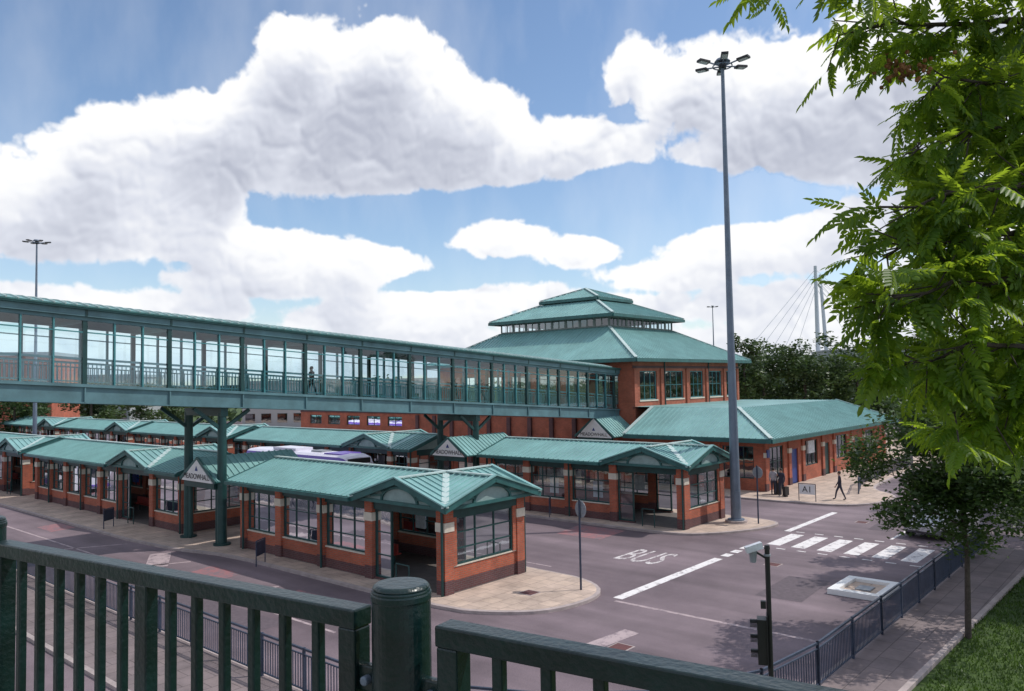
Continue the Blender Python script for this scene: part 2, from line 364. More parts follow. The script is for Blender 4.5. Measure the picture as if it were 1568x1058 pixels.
def shelter(pf,q0,q1,pavs):
    R=root('bus_shelter'); Wd=4.2; ze,zr_=3.22,4.05; xc=pf+Wd/2; h=2.6
    wl,rf,wi,fu=MB(),MB(),MB(),MB()
    x0,x1=xc-h,xc+h
    cuts=[]; endp=(pavs and abs(pavs[0]-2.1-q0)<.3); cur=q0-(0 if endp else .4)
    for c in pavs:
        if c-h>cur+.1: cuts.append((cur,c-h))
        cur=c+h
        C=(xc,c,zr_)
        co={(-1,-1):(x0,c-h,ze),(1,-1):(x1,c-h,ze),(1,1):(x1,c+h,ze),(-1,1):(x0,c+h,ze)}
        G={'-x':(x0,c,zr_),'+x':(x1,c,zr_),'-y':(xc,c-h,zr_),'+y':(xc,c+h,zr_)}
        for gk,a,b in (('-x',(-1,-1),(-1,1)),('+x',(1,-1),(1,1)),('-y',(-1,-1),(1,-1)),('+y',(-1,1),(1,1))):
            for cc in (a,b): rf.roofp([C,G[gk],co[cc]])
        for cc in co.values():
            a=Vector(C)+Vector((0,0,.035)); b=Vector(cc)+Vector((0,0,.035)); rf.beam(a,b,.26,.03,'ridge')
        rf.beam((x0,c,zr_+.05),(x1,c,zr_+.05),.2,.05,'ridge'); rf.beam((xc,c-h,zr_+.052),(xc,c+h,zr_+.052),.2,.05,'ridge')
        gable(rf,wl,'y',x0,c-h,c+h,ze,zr_,1); gable(rf,wl,'y',x1,c-h,c+h,ze,zr_,-1)
        if abs(c-2.1-q0)<.3: gable(rf,wl,'x',c-h,x0,x1,ze,zr_,1)
    if q1>cur: cuts.append((cur,q1+.4))
    for a,b in cuts:
        rf.roofp([(x0,a,ze),(x0,b,ze),(xc,b,zr_),(xc,a,zr_)]); rf.roofp([(x1,a,ze),(x1,b,ze),(xc,b,zr_),(xc,a,zr_)])
        rf.beam((xc,a,zr_+.05),(xc,b,zr_+.05),.22,.05,'ridge')
        for x in (x0-.06,x1+.06): rf.box(x-.07,a,ze-.17,x+.07,b,ze-.03,'fasc')
    for q,sg in ((q1+.4,-1),)+(() if endp else ((q0-.4,1),)):
        wl.poly([(pf,q+sg*.4,3.1),(pf+Wd,q+sg*.4,3.1),(xc,q+sg*.4,zr_-.12)],'panel')
        rf.beam((x0,q,ze-.06),(xc,q,zr_-.06),.07,.22,'fasc'); rf.beam((x1,q,ze-.06),(xc,q,zr_-.06),.07,.22,'fasc')
    wl.box(pf+.3,q0+.35,3.12,pf+Wd-.3,q1-.35,3.16,'soff'); wl.box(pf+.05,q0+.05,.121,pf+Wd-.05,q1-.05,.128,'floor')
    st=[q0]
    for c in pavs:
        for e in (c-2.1,c+2.1):
            if e>st[-1]+.5:
                L=e-st[-1]
                inpav = abs(L-4.2)<.05 and e==c+2.1
                n=1 if inpav else max(1,round(L/2.9)); s0=st[-1]
                for i in range(1,n+1): st.append(s0+L*i/n)
    L=q1-st[-1]
    if L>.6:
        n=max(1,round(L/2.9)); s0=st[-1]
        for i in range(1,n+1): st.append(s0+L*i/n)
    pw=.44
    for xw,sg in ((pf,1),(pf+Wd,-1)):
        xa,xb=(xw-.05,xw+pw-.05) if sg==1 else (xw-pw+.05,xw+.05)
        for i,y in enumerate(st):
            ya=y if i==0 else (y-pw if i==len(st)-1 else y-pw/2)
            pier(wl,xa,ya,xb,ya+pw)
            xx=xa-.07 if sg==1 else xb+.07
            if i%2==0: wi.cyl((xx,ya+pw/2-.15,.12),(xx,ya+pw/2-.15,3.05),.045,.045,8,'green')
        for i in range(len(st)-1):
            a=st[i]+(pw if i==0 else pw/2); b=st[i+1]-(pw if i+1==len(st)-1 else pw/2)
            m=(st[i]+st[i+1])/2; inp=any(abs(m-c)<1 for c in pavs)
            t0=xw+.06 if sg==1 else xw-.28; cx=t0+.11
            wi.box(t0-.02,a,2.76,t0+.24,b,3.1,'green')
            if inp:
                window(wi,'y',cx,b-.95,b,.2,2.76,1,3); wl.box(t0,b-.95,.12,t0+.22,b,.2,'brickd')
                ym=(a+b)/2-.3
                wi.tube([(cx-.5*sg,ym-.35,.12),(cx-.5*sg,ym-.35,1.0),(cx-.5*sg,ym+.35,1.0),(cx-.5*sg,ym+.35,.12)],[.028]*4,8,'green')
            else:
                wl.box(t0,a,.12,t0+.22,b,.5,'brickd'); wl.box(t0+.003,a,.5,t0+.217,b,.95,'brick'); wl.box(t0-.03,a,.95,t0+.25,b,1.0,'stone')
                window(wi,'y',cx,a,b,1.0,2.76,3,3)
                if random.random()<.6 :
                    y=a+.3+random.random()*(b-a-1.2); wi.box(cx+.06*sg,y,1.25,cx+.075*sg,y+.62,2.1,random.choice(['poster','white','signb','poster']))
    for y,sg in ((q0,1),(q1-.22,-1)):
        a,b=pf+pw-.05,pf+Wd-pw+.05
        wl.box(a,y+.1*(sg==1),.12,b,y+.22,.55,'brickd'); wl.box(a,y+.1*(sg==1)+.003,.55,b,y+.217,1.02,'brick'); wl.box(a,y+.07*(sg==1),1.02,b,y+.24,1.07,'stone')
        wi.box(a,y+.02,2.76,b,y+.24,3.1,'green'); window(wi,'x',y+.13,a+.2,b-.2,1.07,2.76,3,3)
        wl.box(a,y+.04,1.07,a+.2,y+.22,2.76,'brick'); wl.box(b-.2,y+.04,1.07,b,y+.22,2.76,'brick')
    y=q0+5
    while y<q1-3:
        fu.box(xc-.2,y,.52,xc+.2,y+1.8,.57,'red'); fu.box(xc-.03,y+.2,.128,xc+.03,y+.26,.52,'green'); fu.box(xc-.03,y+1.5,.128,xc+.03,y+1.56,.52,'green'); fu.box(xc-.03,y,.57,xc+.03,y+1.8,.95,'red'); y+=3.2
    wl.build('brick_walls',R); rf.build('metal_roof',R); wi.build('window_frames',R)
    if fu.v: fu.build('seating',R)
    return R
def entry(pf,q0,q1,zb=3.1,za=4.15):
    R=root('entrance_canopy'); mb=MB(); m=(q0+q1)/2
    mb.roofp([(pf-.6,q0-.3,zb),(pf+4.6,q0-.3,zb),(pf+4.6,m,za),(pf-.6,m,za)]); mb.roofp([(pf-.6,q1+.3,zb),(pf+4.6,q1+.3,zb),(pf+4.6,m,za),(pf-.6,m,za)])
    mb.beam((pf-.62,q0-.3,zb-.05),(pf-.62,m,za-.05),.06,.16,'fasc'); mb.beam((pf-.62,q1+.3,zb-.05),(pf-.62,m,za-.05),.06,.16,'fasc')
    mb.add([(pf-.67,q0-.1,zb-.1),(pf-.67,q1+.1,zb-.1),(pf-.67,m,za-.12),(pf-.61,q0-.1,zb-.1),(pf-.61,q1+.1,zb-.1),(pf-.61,m,za-.12)],[(0,2,1),(3,4,5),(0,1,4,3),(1,2,5,4),(2,0,3,5)],'white')
    mb.box(pf-.55,q0-.05,zb-.4,pf-.42,q1+.05,zb-.12,'green')
    for x in (pf-.3,pf+4.2):
        for y in (q0+.1,q1-.1): mb.cyl((x,y,.12),(x,y,zb-.05),.09,.09,12,'green')
    mb.build('canopy_roof',R)
    text('MEADOWHALL',.36,'black',R,mat_from((0,-1,0),(0,0,1),(-1,0,0),(pf-.68,m,zb+.13)))
    text('▲',.3,'signb',R,mat_from((0,-1,0),(0,0,1),(-1,0,0),(pf-.68,m,zb+.5)),'emblem')
    return R
shelter(19.2,19.9,33.4,[22.0]); entry(19.2,34.9,37.7)
shelter(19.2,39.0,60,[44.6]); shelter(19.2,62.4,83,[64.5,]); shelter(19.2,86,108,[88.1])
shelter(34.7,19.1,32.2,[21.2]); entry(34.7,33.7,36.3)
shelter(34.7,39.0,60,[43.4]); shelter(34.7,62.4,80,[64.5]); shelter(34.7,82,100,[84.1]); shelter(34.7,102,120,[104.1])

# ---------------------------------------------------------------- interchange hall
H=root('interchange_building'); wl,rf,wi=MB(),MB(),MB()
def frust(mb,r0,z0,r1,z1,rib=.42):
    a=[(r0[0],r0[1],z0),(r0[2],r0[1],z0),(r0[2],r0[3],z0),(r0[0],r0[3],z0)]; b=[(r1[0],r1[1],z1),(r1[2],r1[1],z1),(r1[2],r1[3],z1),(r1[0],r1[3],z1)]
    for i in range(4):
        j=(i+1)%4; mb.roofp([a[i],a[j],b[j],b[i]] if b[i]!=b[j] else [a[i],a[j],b[i]],rib=rib,th=.12)
        mb.beam(Vector(a[i])+Vector((0,0,.06)),Vector(b[i])+Vector((0,0,.06)),.26,.06,'ridge')
        mb.beam(Vector(a[i])-Vector((0,0,.16)),Vector(a[j])-Vector((0,0,.16)),.22,.26,'fasc')
cx,cy=61.75,44.1; hx,hy=10.25,11.9
def rc(s): return (cx-hx*s,cy-hy*s,cx+hx*s,cy+hy*s)
frust(rf,rc(1),9.2,rc(.53),12.1)
c=rc(.525)
for ax,cc,a0,a1 in (('y',c[0],c[1],c[3]),('y',c[2],c[1],c[3]),('x',c[1],c[0],c[2]),('x',c[3],c[0],c[2])):
    n=8
    for k in range(n):
        u0=a0+(a1-a0)*k/n; u1=a0+(a1-a0)*(k+1)/n; window(wi,ax,cc,u0,u1,12.15,13.05,2,1,kf='soff',kg='glassw',fw=.12,mw=.08)
    if ax=='y': wl.box(cc-.1,a0,11.9,cc+.1,a1,12.15,'fasc')
    else: wl.box(a0,cc-.102,11.9,a1,cc+.102,12.152,'fasc')
c=rc(.56); wl.box(c[0],c[1],13.05,c[2],c[3],13.12,'soff')
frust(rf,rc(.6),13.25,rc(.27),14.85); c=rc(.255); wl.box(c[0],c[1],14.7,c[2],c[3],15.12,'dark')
for k in range(12):
    u=c[1]+(c[3]-c[1])*k/11; wi.box(c[0]-.05,u-.05,14.8,c[0]-.002,u+.05,15.12,'soff')
    u=c[0]+(c[2]-c[0])*k/11; wi.box(u-.05,c[1]-.05,14.8,u+.05,c[1]-.002,15.12,'soff')
frust(rf,rc(.285),15.2,(cx,cy,cx,cy),16.4)
wl.box(51.75,32.45,9.0,71.8,55.8,9.03,'soff')
P0,P1,Q0,Q1=52.4,71.1,33.1,55.1
ops=[(P0+1.0,P0+3.6,5.9,8.2),(P0+5.0,P0+8.0,5.9,8.2),(P0+9.2,P0+11.6,5.9,8.2),(P0+12.8,P0+15.2,5.9,8.2),(P0+16.2,P0+18.,5.9,8.2)]
wall(wl,'x',Q0,.35,P0,P1,0,9.0,ops,'brick')
for o in ops: window(wi,'x',Q0+.14,o[0],o[1],o[2],o[3],3,2,kf='teal',kg='glassd'); wl.box(o[0]-.1,Q0-.05,5.78,o[1]+.1,Q0+.2,5.9,'stone')
wl.box(P0-.03,Q0-.03,8.42,P1+.03,Q0-.001,8.62,'brickd'); wl.box(P0-.03,Q0-.03,5.2,P1+.03,Q0-.001,5.4,'brickd')
for p in (P0+.25,P0+4.3,P0+8.6,P0+12.2,P0+15.7,P1-.3): wl.box(p-.2,Q0-.12,0,p+.2,Q0-.001,8.4,'brick')
for p in (P0+4.75,P0+12.5): wi.cyl((p,Q0-.1,3),(p,Q0-.1,9),.06,.06,8,'green')
ops2=[(Q0+1.4+i*3.1,Q0+3.4+i*3.1,5.6,8.0) for i in range(6)]
wall(wl,'y',P0,.35,Q0+.35,Q1,0,9.0,ops2,'brick')
for o in ops2: window(wi,'y',P0+.14,o[0],o[1],o[2],o[3],2,2,kf='teal',kg='glassd')
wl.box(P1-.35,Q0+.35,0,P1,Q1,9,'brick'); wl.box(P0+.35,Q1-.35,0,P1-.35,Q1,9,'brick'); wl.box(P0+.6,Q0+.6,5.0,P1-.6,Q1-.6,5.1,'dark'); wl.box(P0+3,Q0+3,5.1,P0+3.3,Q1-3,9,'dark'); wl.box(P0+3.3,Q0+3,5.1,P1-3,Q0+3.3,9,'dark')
e=(48.3,20.4,76.3,31.4); frust(rf,e,3.6,(52.3,24.4,72.3,31.35),5.4); rf.poly([(52.3,24.4,5.4),(72.3,24.4,5.4),(72.3,33.2,5.42),(52.3,33.2,5.42)],'roof')
wl.box(48.6,20.7,3.36,76,31.2,3.4,'soff')
wx0,wx1,wy0,wy1=49.2,75.4,21.3,31.0
opsW=[(wy0+.7,wy0+2.9,.9,3.0),(wy0+3.6,wy0+5.9,.9,3.0),(wy0+6.6,wy0+9.0,.12,3.0)]
wall(wl,'y',wx0,.3,wy0,wy1,.0,3.36,opsW,'brick')
for o in opsW: window(wi,'y',wx0+.12,o[0],o[1],o[2],o[3],3,2,kg='glassd')
opsS=[(wx0+.9,wx0+3.2,.9,2.9),(wx0+4.6,wx0+5.8,.12,2.5),(wx0+7,wx0+9.6,1.1,2.9),(wx0+11,wx0+12.1,.12,2.5),(wx0+13.5,wx0+16,1.1,2.9),(wx0+18,wx0+19.1,.12,2.5),(wx0+20.6,wx0+23,1.1,2.9)]
wall(wl,'x',wy0,.3,wx0+.3,wx1,0,3.36,opsS,'brick')
for o in opsS:
    if o[2]<.5: wi.box(o[0],wy0+.1,.12,o[1],wy0+.16,2.5,'signb' if o[0]<wx0+5 else 'green')
    else: window(wi,'x',wy0+.12,o[0],o[1],o[2],o[3],3,2,kg='glassd')
wi.box(wx0+7.4,wy0-.14,2.0,wx0+8.6,wy0-.003,2.9,'poster'); wi.box(wx0+.1,wy0-.2,2.3,wx0+.5,wy0-.13,2.8,'signb')
for p in (wx0,wx0+3.9,wx0+6.4,wx0+10.3,wx0+12.8,wx0+17,wx0+19.9,wx1-.5): pier(wl,p,wy0-.12,p+.45,wy0-.002,3.35)
for q in (wy0+3.0,wy0+6.05): wl.box(wx0-.12,q,.12,wx0-.002,q+.45,3.35,'brick')
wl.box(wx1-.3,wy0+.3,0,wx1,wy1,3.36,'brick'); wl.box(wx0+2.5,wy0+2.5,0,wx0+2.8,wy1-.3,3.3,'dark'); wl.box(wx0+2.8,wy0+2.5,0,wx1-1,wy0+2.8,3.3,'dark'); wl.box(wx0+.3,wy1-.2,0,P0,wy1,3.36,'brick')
lo=[(57+i*3.4,59.2+i*3.4,3.2,4.2) for i in range(1,6)]
wall(wl,'y',P0-.02,.3,Q1,78,0,4.8,lo,'brick')
for o in lo: window(wi,'y',P0+.1,*o,2,1,kg='glassd')
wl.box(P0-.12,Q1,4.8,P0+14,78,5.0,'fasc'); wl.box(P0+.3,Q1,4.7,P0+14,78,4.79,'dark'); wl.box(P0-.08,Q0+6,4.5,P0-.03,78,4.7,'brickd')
for i in range(9): wl.box(P0-.2,Q0+5.5+i*2.4,0,P0-.03,Q0+5.9+i*2.4,4.4,'brickd')
wl.build('brick_walls',H); rf.build('metal_roof',H); wi.build('windows_and_doors',H)
entry(49.6,33.0,36.0,3.3,4.75)

# ---------------------------------------------------------------- covered walkway
Wk=root('covered_footbridge'); d,gl,rl,rfw=MB(),MB(),MB(),MB()
def zb(p): return 7.17-(p-9.7)*.0628
def sb(mb,p0,p1,q0,q1,a,b,k):
    if q0>q1: q0,q1=q1,q0
    za,zc=zb(p0),zb(p1)
    mb.hexa([(p0,q0,za+a),(p1,q0,zc+a),(p1,q1,zc+a),(p0,q1,za+a),(p0,q0,za+b),(p1,q0,zc+b),(p1,q1,zc+b),(p0,q1,za+b)],k)
PA,PB=-12.,52.35; qa,qb=34.4,38.2
sb(d,PA,PB,qa+.2,qb-.2,.42,.6,'conc')
for q,s in ((qa,1),(qb,-1)):
    sb(d,PA,PB,q,q+s*.12,.0,.62,'walkb'); sb(d,PA,PB,q-s*.07,q+s*.19,-.05,-.001,'walkb'); sb(d,PA,PB,q-s*.1,q+s*.19,.621,.74,'walkb')
    sb(d,PA,PB,q-s*.02,q+s*.16,3.36,3.52,'walkb'); sb(d,PA,PB,q-s*.14,q+s*.16,3.521,3.86,'walkb'); sb(d,PA,PB,q-s*.26,q-s*.141,3.80,3.95,'fasc')
p=PA; i=0
while p<PB-.1:
    main=(i%3==0); w=.17 if main else .06
    for q,s in ((qa,1),(qb,-1)):
        d.box(p-w/2,q-.03 if s==1 else q-.14,zb(p)+.74,p+w/2,q+.14 if s==1 else q+.03,zb(p)+3.36,'green' if main else 'teal')
        if main:
            d.box(p-.03,q-.08 if s==1 else q+.002,zb(p)+0,p+.03,q-.002 if s==1 else q+.08,zb(p)+.6,'walkb')
            d.box(p-.05,q-.16 if s==1 else q+.145,zb(p)+3.53,p+.05,q-.145 if s==1 else q+.16,zb(p)+3.79,'green')
    if main:
        d.box(p-.08,qa+.15,zb(p)+3.3,p+.08,qb-.15,zb(p)+3.45,'teal'); d.box(p-.1,qa+.15,zb(p)+.1,p+.1,qb-.15,zb(p)+.42,'walkb')
    p+=1.18; i+=1
for q,s in ((qa+.05,1),(qb-.05,-1)):
    gl.poly([(PA,q,zb(PA)+.74),(PB,q,zb(PB)+.74),(PB,q,zb(PB)+3.36),(PA,q,zb(PA)+3.36)],'glassw')
    qq=q+s*.16
    sb(rl,PA,PB,qq-.04,qq+.04,1.74,1.83,'tealr'); sb(rl,PA,PB,qq-.02,qq+.02,1.56,1.61,'tealr'); sb(rl,PA,PB,qq-.02,qq+.02,.82,.88,'tealr')
    sb(rl,PA,PB,q-.02-.05*s,q+.02-.05*s,2.85,2.90,'teal')
    p=PA
    while p<PB: rl.box(p-.016,qq-.016,zb(p)+.88,p+.016,qq+.016,zb(p)+1.56,'tealr'); p+=.17
    p=PA
    while p<PB: rl.box(p-.035,qq-.035,zb(p)+.6,p+.035,qq+.035,zb(p)+1.74,'tealr'); p+=1.18
prof=[(qa-.3,3.93),(qa+.6,4.12),((qa+qb)/2,4.26),(qb-.6,4.12),(qb+.3,3.93)]
for a,b in zip(prof[:-1],prof[1:]):
    rfw.roofp([(PA,a[0],zb(PA)+a[1]),(PB-1.2,a[0],zb(PB-1.2)+a[1]),(PB-1.2,b[0],zb(PB-1.2)+b[1]),(PA,b[0],zb(PA)+b[1])],rib=0,th=.06)
p=PA
while p<PB-1.3:
    for a,b in zip(prof[:-1],prof[1:]): rfw.beam((p,a[0],zb(p)+a[1]+.03),(p,b[0],zb(p)+b[1]+.03),.05,.06,'ridge')
    p+=.42
for pc in (19.0,36.3,1.5,-10):
    for q in (34.75,38.0):
        d.cyl((pc,q,0),(pc,q,zb(pc)-.3),.23,.2,20,'green'); d.cyl((pc,q,.1),(pc,q,.2),.4,.4,20,'green')
        d.beam((pc,q,zb(pc)-1.1),(pc-1.4,q,zb(pc)-.05),.14,.16,'green'); d.beam((pc,q,zb(pc)-1.1),(pc+1.4,q,zb(pc)-.2),.14,.16,'green')
    d.box(pc-.18,qa+.12,zb(pc)-.45,pc+.18,qb-.12,zb(pc)-.08,'green')
d.build('steel_deck_and_posts',Wk); gl.build('glazing',Wk); rl.build('handrails',Wk); rfw.build('ribbed_roof',Wk)

# ---------------------------------------------------------------- lamp masts
def mast(loc,hgt=25.):
    R=root('lighting_mast',loc,0); mb=MB(); n=24
    mb.cyl((0,0,0),(0,0,.12),.55,.55,n,'kerb'); mb.cyl((0,0,.12),(0,0,.18),.42,.42,n,'steel')
    hs=[.18,1.8,hgt*.35,hgt*.7,hgt]; rs=[.26,.25,.19,.135,.09]
    mb.tube([(0,0,h) for h in hs],rs,n,'steel'); mb.cyl((0,0,hgt),(0,0,hgt+.35),.2,.2,16,'black'); mb.cyl((0,0,hgt+.35),(0,0,hgt+.5),.42,.3,16,'steel')
    mb.box(-.12,-.3,.7,.12,-.262,1.6,'steel')
    for i in range(6):
        a=math.pi*2*i/6+.35; c,s=math.cos(a),math.sin(a)
        mb.beam((0,0,hgt+.1),(c*.9,s*.9,hgt+.22),.06,.06,'steel')
        d1=Vector((c,s,.08)).normalized(); o=Vector((c*.85,s*.85,hgt+.2)); mb.beam(o,o+d1*.62,.36,.11,'black'); mb.beam(o+Vector((0,0,-.07))+d1*.1,o+d1*.55+Vector((0,0,-.07)),.28,.03,'poster')
    ring=[(math.cos(t)*.5,math.sin(t)*.5,hgt+.12) for t in [math.pi*2*k/16 for k in range(17)]]
    for a,b in zip(ring[:-1],ring[1:]): mb.beam(a,b,.05,.05,'steel')
    mb.build('mast_and_floodlights',R)
mast((11.35,40.6,.12),23.7); mast((-56,92,0),24.8); mast((49.7,193,0),25)

# ---------------------------------------------------------------- street furniture
def signpost(p,q,h,face=0):
    R=root('traffic_sign',W(p,q,.12),A49+face); mb=MB()
    mb.cyl((0,0,0),(0,0,h),.038,.038,12,'fence'); mb.cyl((0,0,h),(0,0,h+.03),.045,.03,12,'black')
    mb.cyl((-.05,0,h-.33),(-.065,0,h-.33),.30,.30,28,'signg'); mb.cyl((-.066,0,h-.33),(-.07,0,h-.33),.27,.27,28,'signb')
    mb.box(-.05,-.2,h-.28,-.03,.2,h-.24,'signg'); mb.box(-.05,-.2,h-.45,-.03,.2,h-.41,'signg'); mb.build('post_and_disc',R)
signpost(22.7,16.7,3.15,math.pi-.25); signpost(38.35,17.0,2.9,math.pi-.2)
def board(p,q,txt,rz,w=.85,k='white',tk='black'):
    R=root('stop_letter_sign',W(p,q,.12),A49+rz); mb=MB()
    for y in (-w/2,w/2): mb.cyl((0,y,0),(0,y,1.02),.025,.025,8,'fence')
    mb.cyl((0,-w/2,1.02),(0,w/2,1.02),.025,.025,8,'fence'); mb.box(-.015,-w/2+.04,.4,.015,w/2-.04,.98,k); mb.build('panel',R)
    text(txt,.5,tk,R,mat_from((0,-1,0),(0,0,1),(-1,0,0),(-.017,0,.68)))
board(46.9,17.7,'A1',-.0,1.0); board(17.9,29.6,'B2',-1.0,.8,'fence','white'); board(17.6,44,'B4',-1.0,.8,'fence','white'); board(34.0,27,'C2',-1.0,.8,'fence','white')
def bin_(p,q):
    R=root('litter_bin',W(p,q,.12),A49); mb=MB(); mb.cyl((0,0,0),(0,0,.85),.24,.27,18,'black'); mb.cyl((0,0,.98),(0,0,1.1),.29,.15,18,'black')
    for i in range(4): a=i*math.pi/2; mb.box(math.cos(a)*.2-.03,math.sin(a)*.2-.03,.85,math.cos(a)*.2+.03,math.sin(a)*.2+.03,.98,'black')
    mb.build('bin_body',R)
bin_(47.6,24.5); bin_(48.6,20.2)
R=root('raised_white_island',W(28.9,9.0,0),A49); mb=MB()
for a,b in (((-1.15,-.75),(1.15,-.75)),((1.0,-.6),(1.0,.6)),((1.15,.75),(-1.15,.75)),((-1.0,.6),(-1.0,-.6))):
    mb.beam((a[0],a[1],.1),(b[0],b[1],.1),.3,.18,'white')
mb.box(-.84,-.59,0,.84,.59,.08,'pave'); mb.box(-.3,-.25,.08,.3,.25,.12,'signg'); mb.build('kerb_surround',R)
def fence(name,pts,h=1.05,k='fence',step=.11,z=.12):
    mb=MB(); P=[Vector((p,q,z)) for p,q in pts]
    for a,b in zip(P[:-1],P[1:]):
        L=(b-a).length; n=max(1,round(L/2.0)); d=(b-a)/n
        mb.beam(a+Vector((0,0,h)),b+Vector((0,0,h)),.05,.05,k); mb.beam(a+Vector((0,0,h-.13)),b+Vector((0,0,h-.13)),.035,.03,k); mb.beam(a+Vector((0,0,.1)),b+Vector((0,0,.1)),.04,.03,k)
        for i in range(n+1): o=a+d*i; mb.box(o.x-.03,o.y-.03,z,o.x+.03,o.y+.03,z+h+.04,k)
        m=int(L/step); dd=(b-a)/m
        for i in range(1,m): o=a+dd*i; mb.box(o.x-.01,o.y-.01,z+.1,o.x+.01,o.y+.01,z+h-.13,k)
    return mb.build(name,rot=A49)
fence('pedestrian_guardrail',[(38.4,7.05),(30,7.05),(24,7.05),(19,7.05),(16.5,7.35),(14.2,8.4),(12.6,10.2),(11.5,12.5),(11.1,14.6),(11.1,22),(11.1,30),(11.1,40),(11.1,56)])
fence('pedestrian_guardrail',[(51.5,16.2),(56,17.4),(62,17.6),(70,17.7)],1.0)
R=root('traffic_signal',W(15.6,6.75,.0),A49+2.0); mb=MB()
mb.cyl((0,0,0),(0,0,4.0),.05,.05,16,'black'); mb.cyl((0,0,4.0),(0,0,4.08),.06,.05,16,'black'); mb.cyl((0,0,3.86),(0,0,3.9),.07,.07,16,'signg')
mb.box(.06,-.15,1.7,.24,.15,2.6,'black'); mb.box(.035,-.2,1.62,.058,.2,2.68,'black')
for z in (2.45,2.15,1.85):
    n=14
    for k in range(n):
        a=math.pi*k/n; mb.beam((.24,.11*math.cos(a),z+.11*math.sin(a)),(.38,.11*math.cos(a),z+.11*math.sin(a)),.03,.008,'black')
    mb.cyl((.24,0,z),(.245,0,z),.1,.1,16,'glassd')
mb.beam((0,0,2.55),(.08,0,2.55),.05,.05,'black'); mb.beam((0,0,1.8),(.08,0,1.8),.05,.05,'black')
mb.beam((0,0,3.8),(.25,0,3.95),.04,.04,'black'); mb.beam((.1,.0,4.08),(.42,.1,3.98),.13,.13,'poster'); mb.cyl((.28,0,3.72),(.28,0,3.98),.06,.09,12,'signg'); mb.box(-.12,-.06,1.0,-.05,.06,1.2,'black')
mb.box(.055,-.05,2.8,.16,.05,2.95,'black')
mb.build('pole_and_heads',R)

# ---------------------------------------------------------------- foreground footbridge railing
dirx=Vector((-.849,.53,0)); ang=math.atan2(dirx.y,dirx.x)
R=root('bridge_railing',(-.258,1.78,5.9),ang); mb=MB()
for i in range(-3,6):
    x=i*1.9; mb.cyl((x,0,0),(x,0,1.145),.066,.066,40,'rail'); mb.cyl((x,0,1.145),(x,0,1.155),.066,.058,40,'rail'); mb.cyl((x,0,1.118),(x,0,1.138),.0685,.0685,40,'rail'); mb.cyl((x,0,0),(x,0,.02),.14,.14,24,'rail')
    a,b=x+.115,x+1.785; zt=1.085
    mb.box(a,-.03,zt-.045,b,.03,zt,'rail'); mb.box(a,-.022,.12,b,.022,.16,'rail')
    mb.box(a+.002,-.027,.16,a+.055,.027,zt-.045,'rail'); mb.box(b-.055,-.027,.16,b-.002,.027,zt-.045,'rail'); mb.box(x+.95-.028,-.02,.16,x+.95+.028,.02,zt-.045,'rail')
    n=14
    for k in range(1,n):
        xx=a+.03+(b-a-.06)*k/n
        if abs(xx-x-.95)<.05: continue
        mb.box(xx-.0125,-.0125,.16,xx+.0125,.0125,zt-.045,'rail')
    for zz in (.3,.93):
        mb.box(x+.05,-.012,zz-.03,x+.13,.012,zz+.03,'rail'); mb.box(x-.13,-.012,zz-.03,x-.05,.012,zz+.03,'rail'); mb.cyl((x+.09,-.03,zz),(x+.09,.03,zz),.012,.012,8,'steel'); mb.cyl((x-.09,-.03,zz),(x-.09,.03,zz),.012,.012,8,'steel')
ro=mb.build('posts_and_bars',R); bv=ro.modifiers.new('b','BEVEL'); bv.width=.005; bv.segments=2; bv.limit_method='ANGLE'
R=root('footbridge_deck',(-.258,1.78,5.9),ang); mb=MB(); mb.box(-8,-.18,-.5,12,3.2,0,'conc')
for x in (-6,10): mb.box(x-.5,.6,-5.9,x+.5,2.4,-.5,'conc')
mb.build('deck_slab',R)

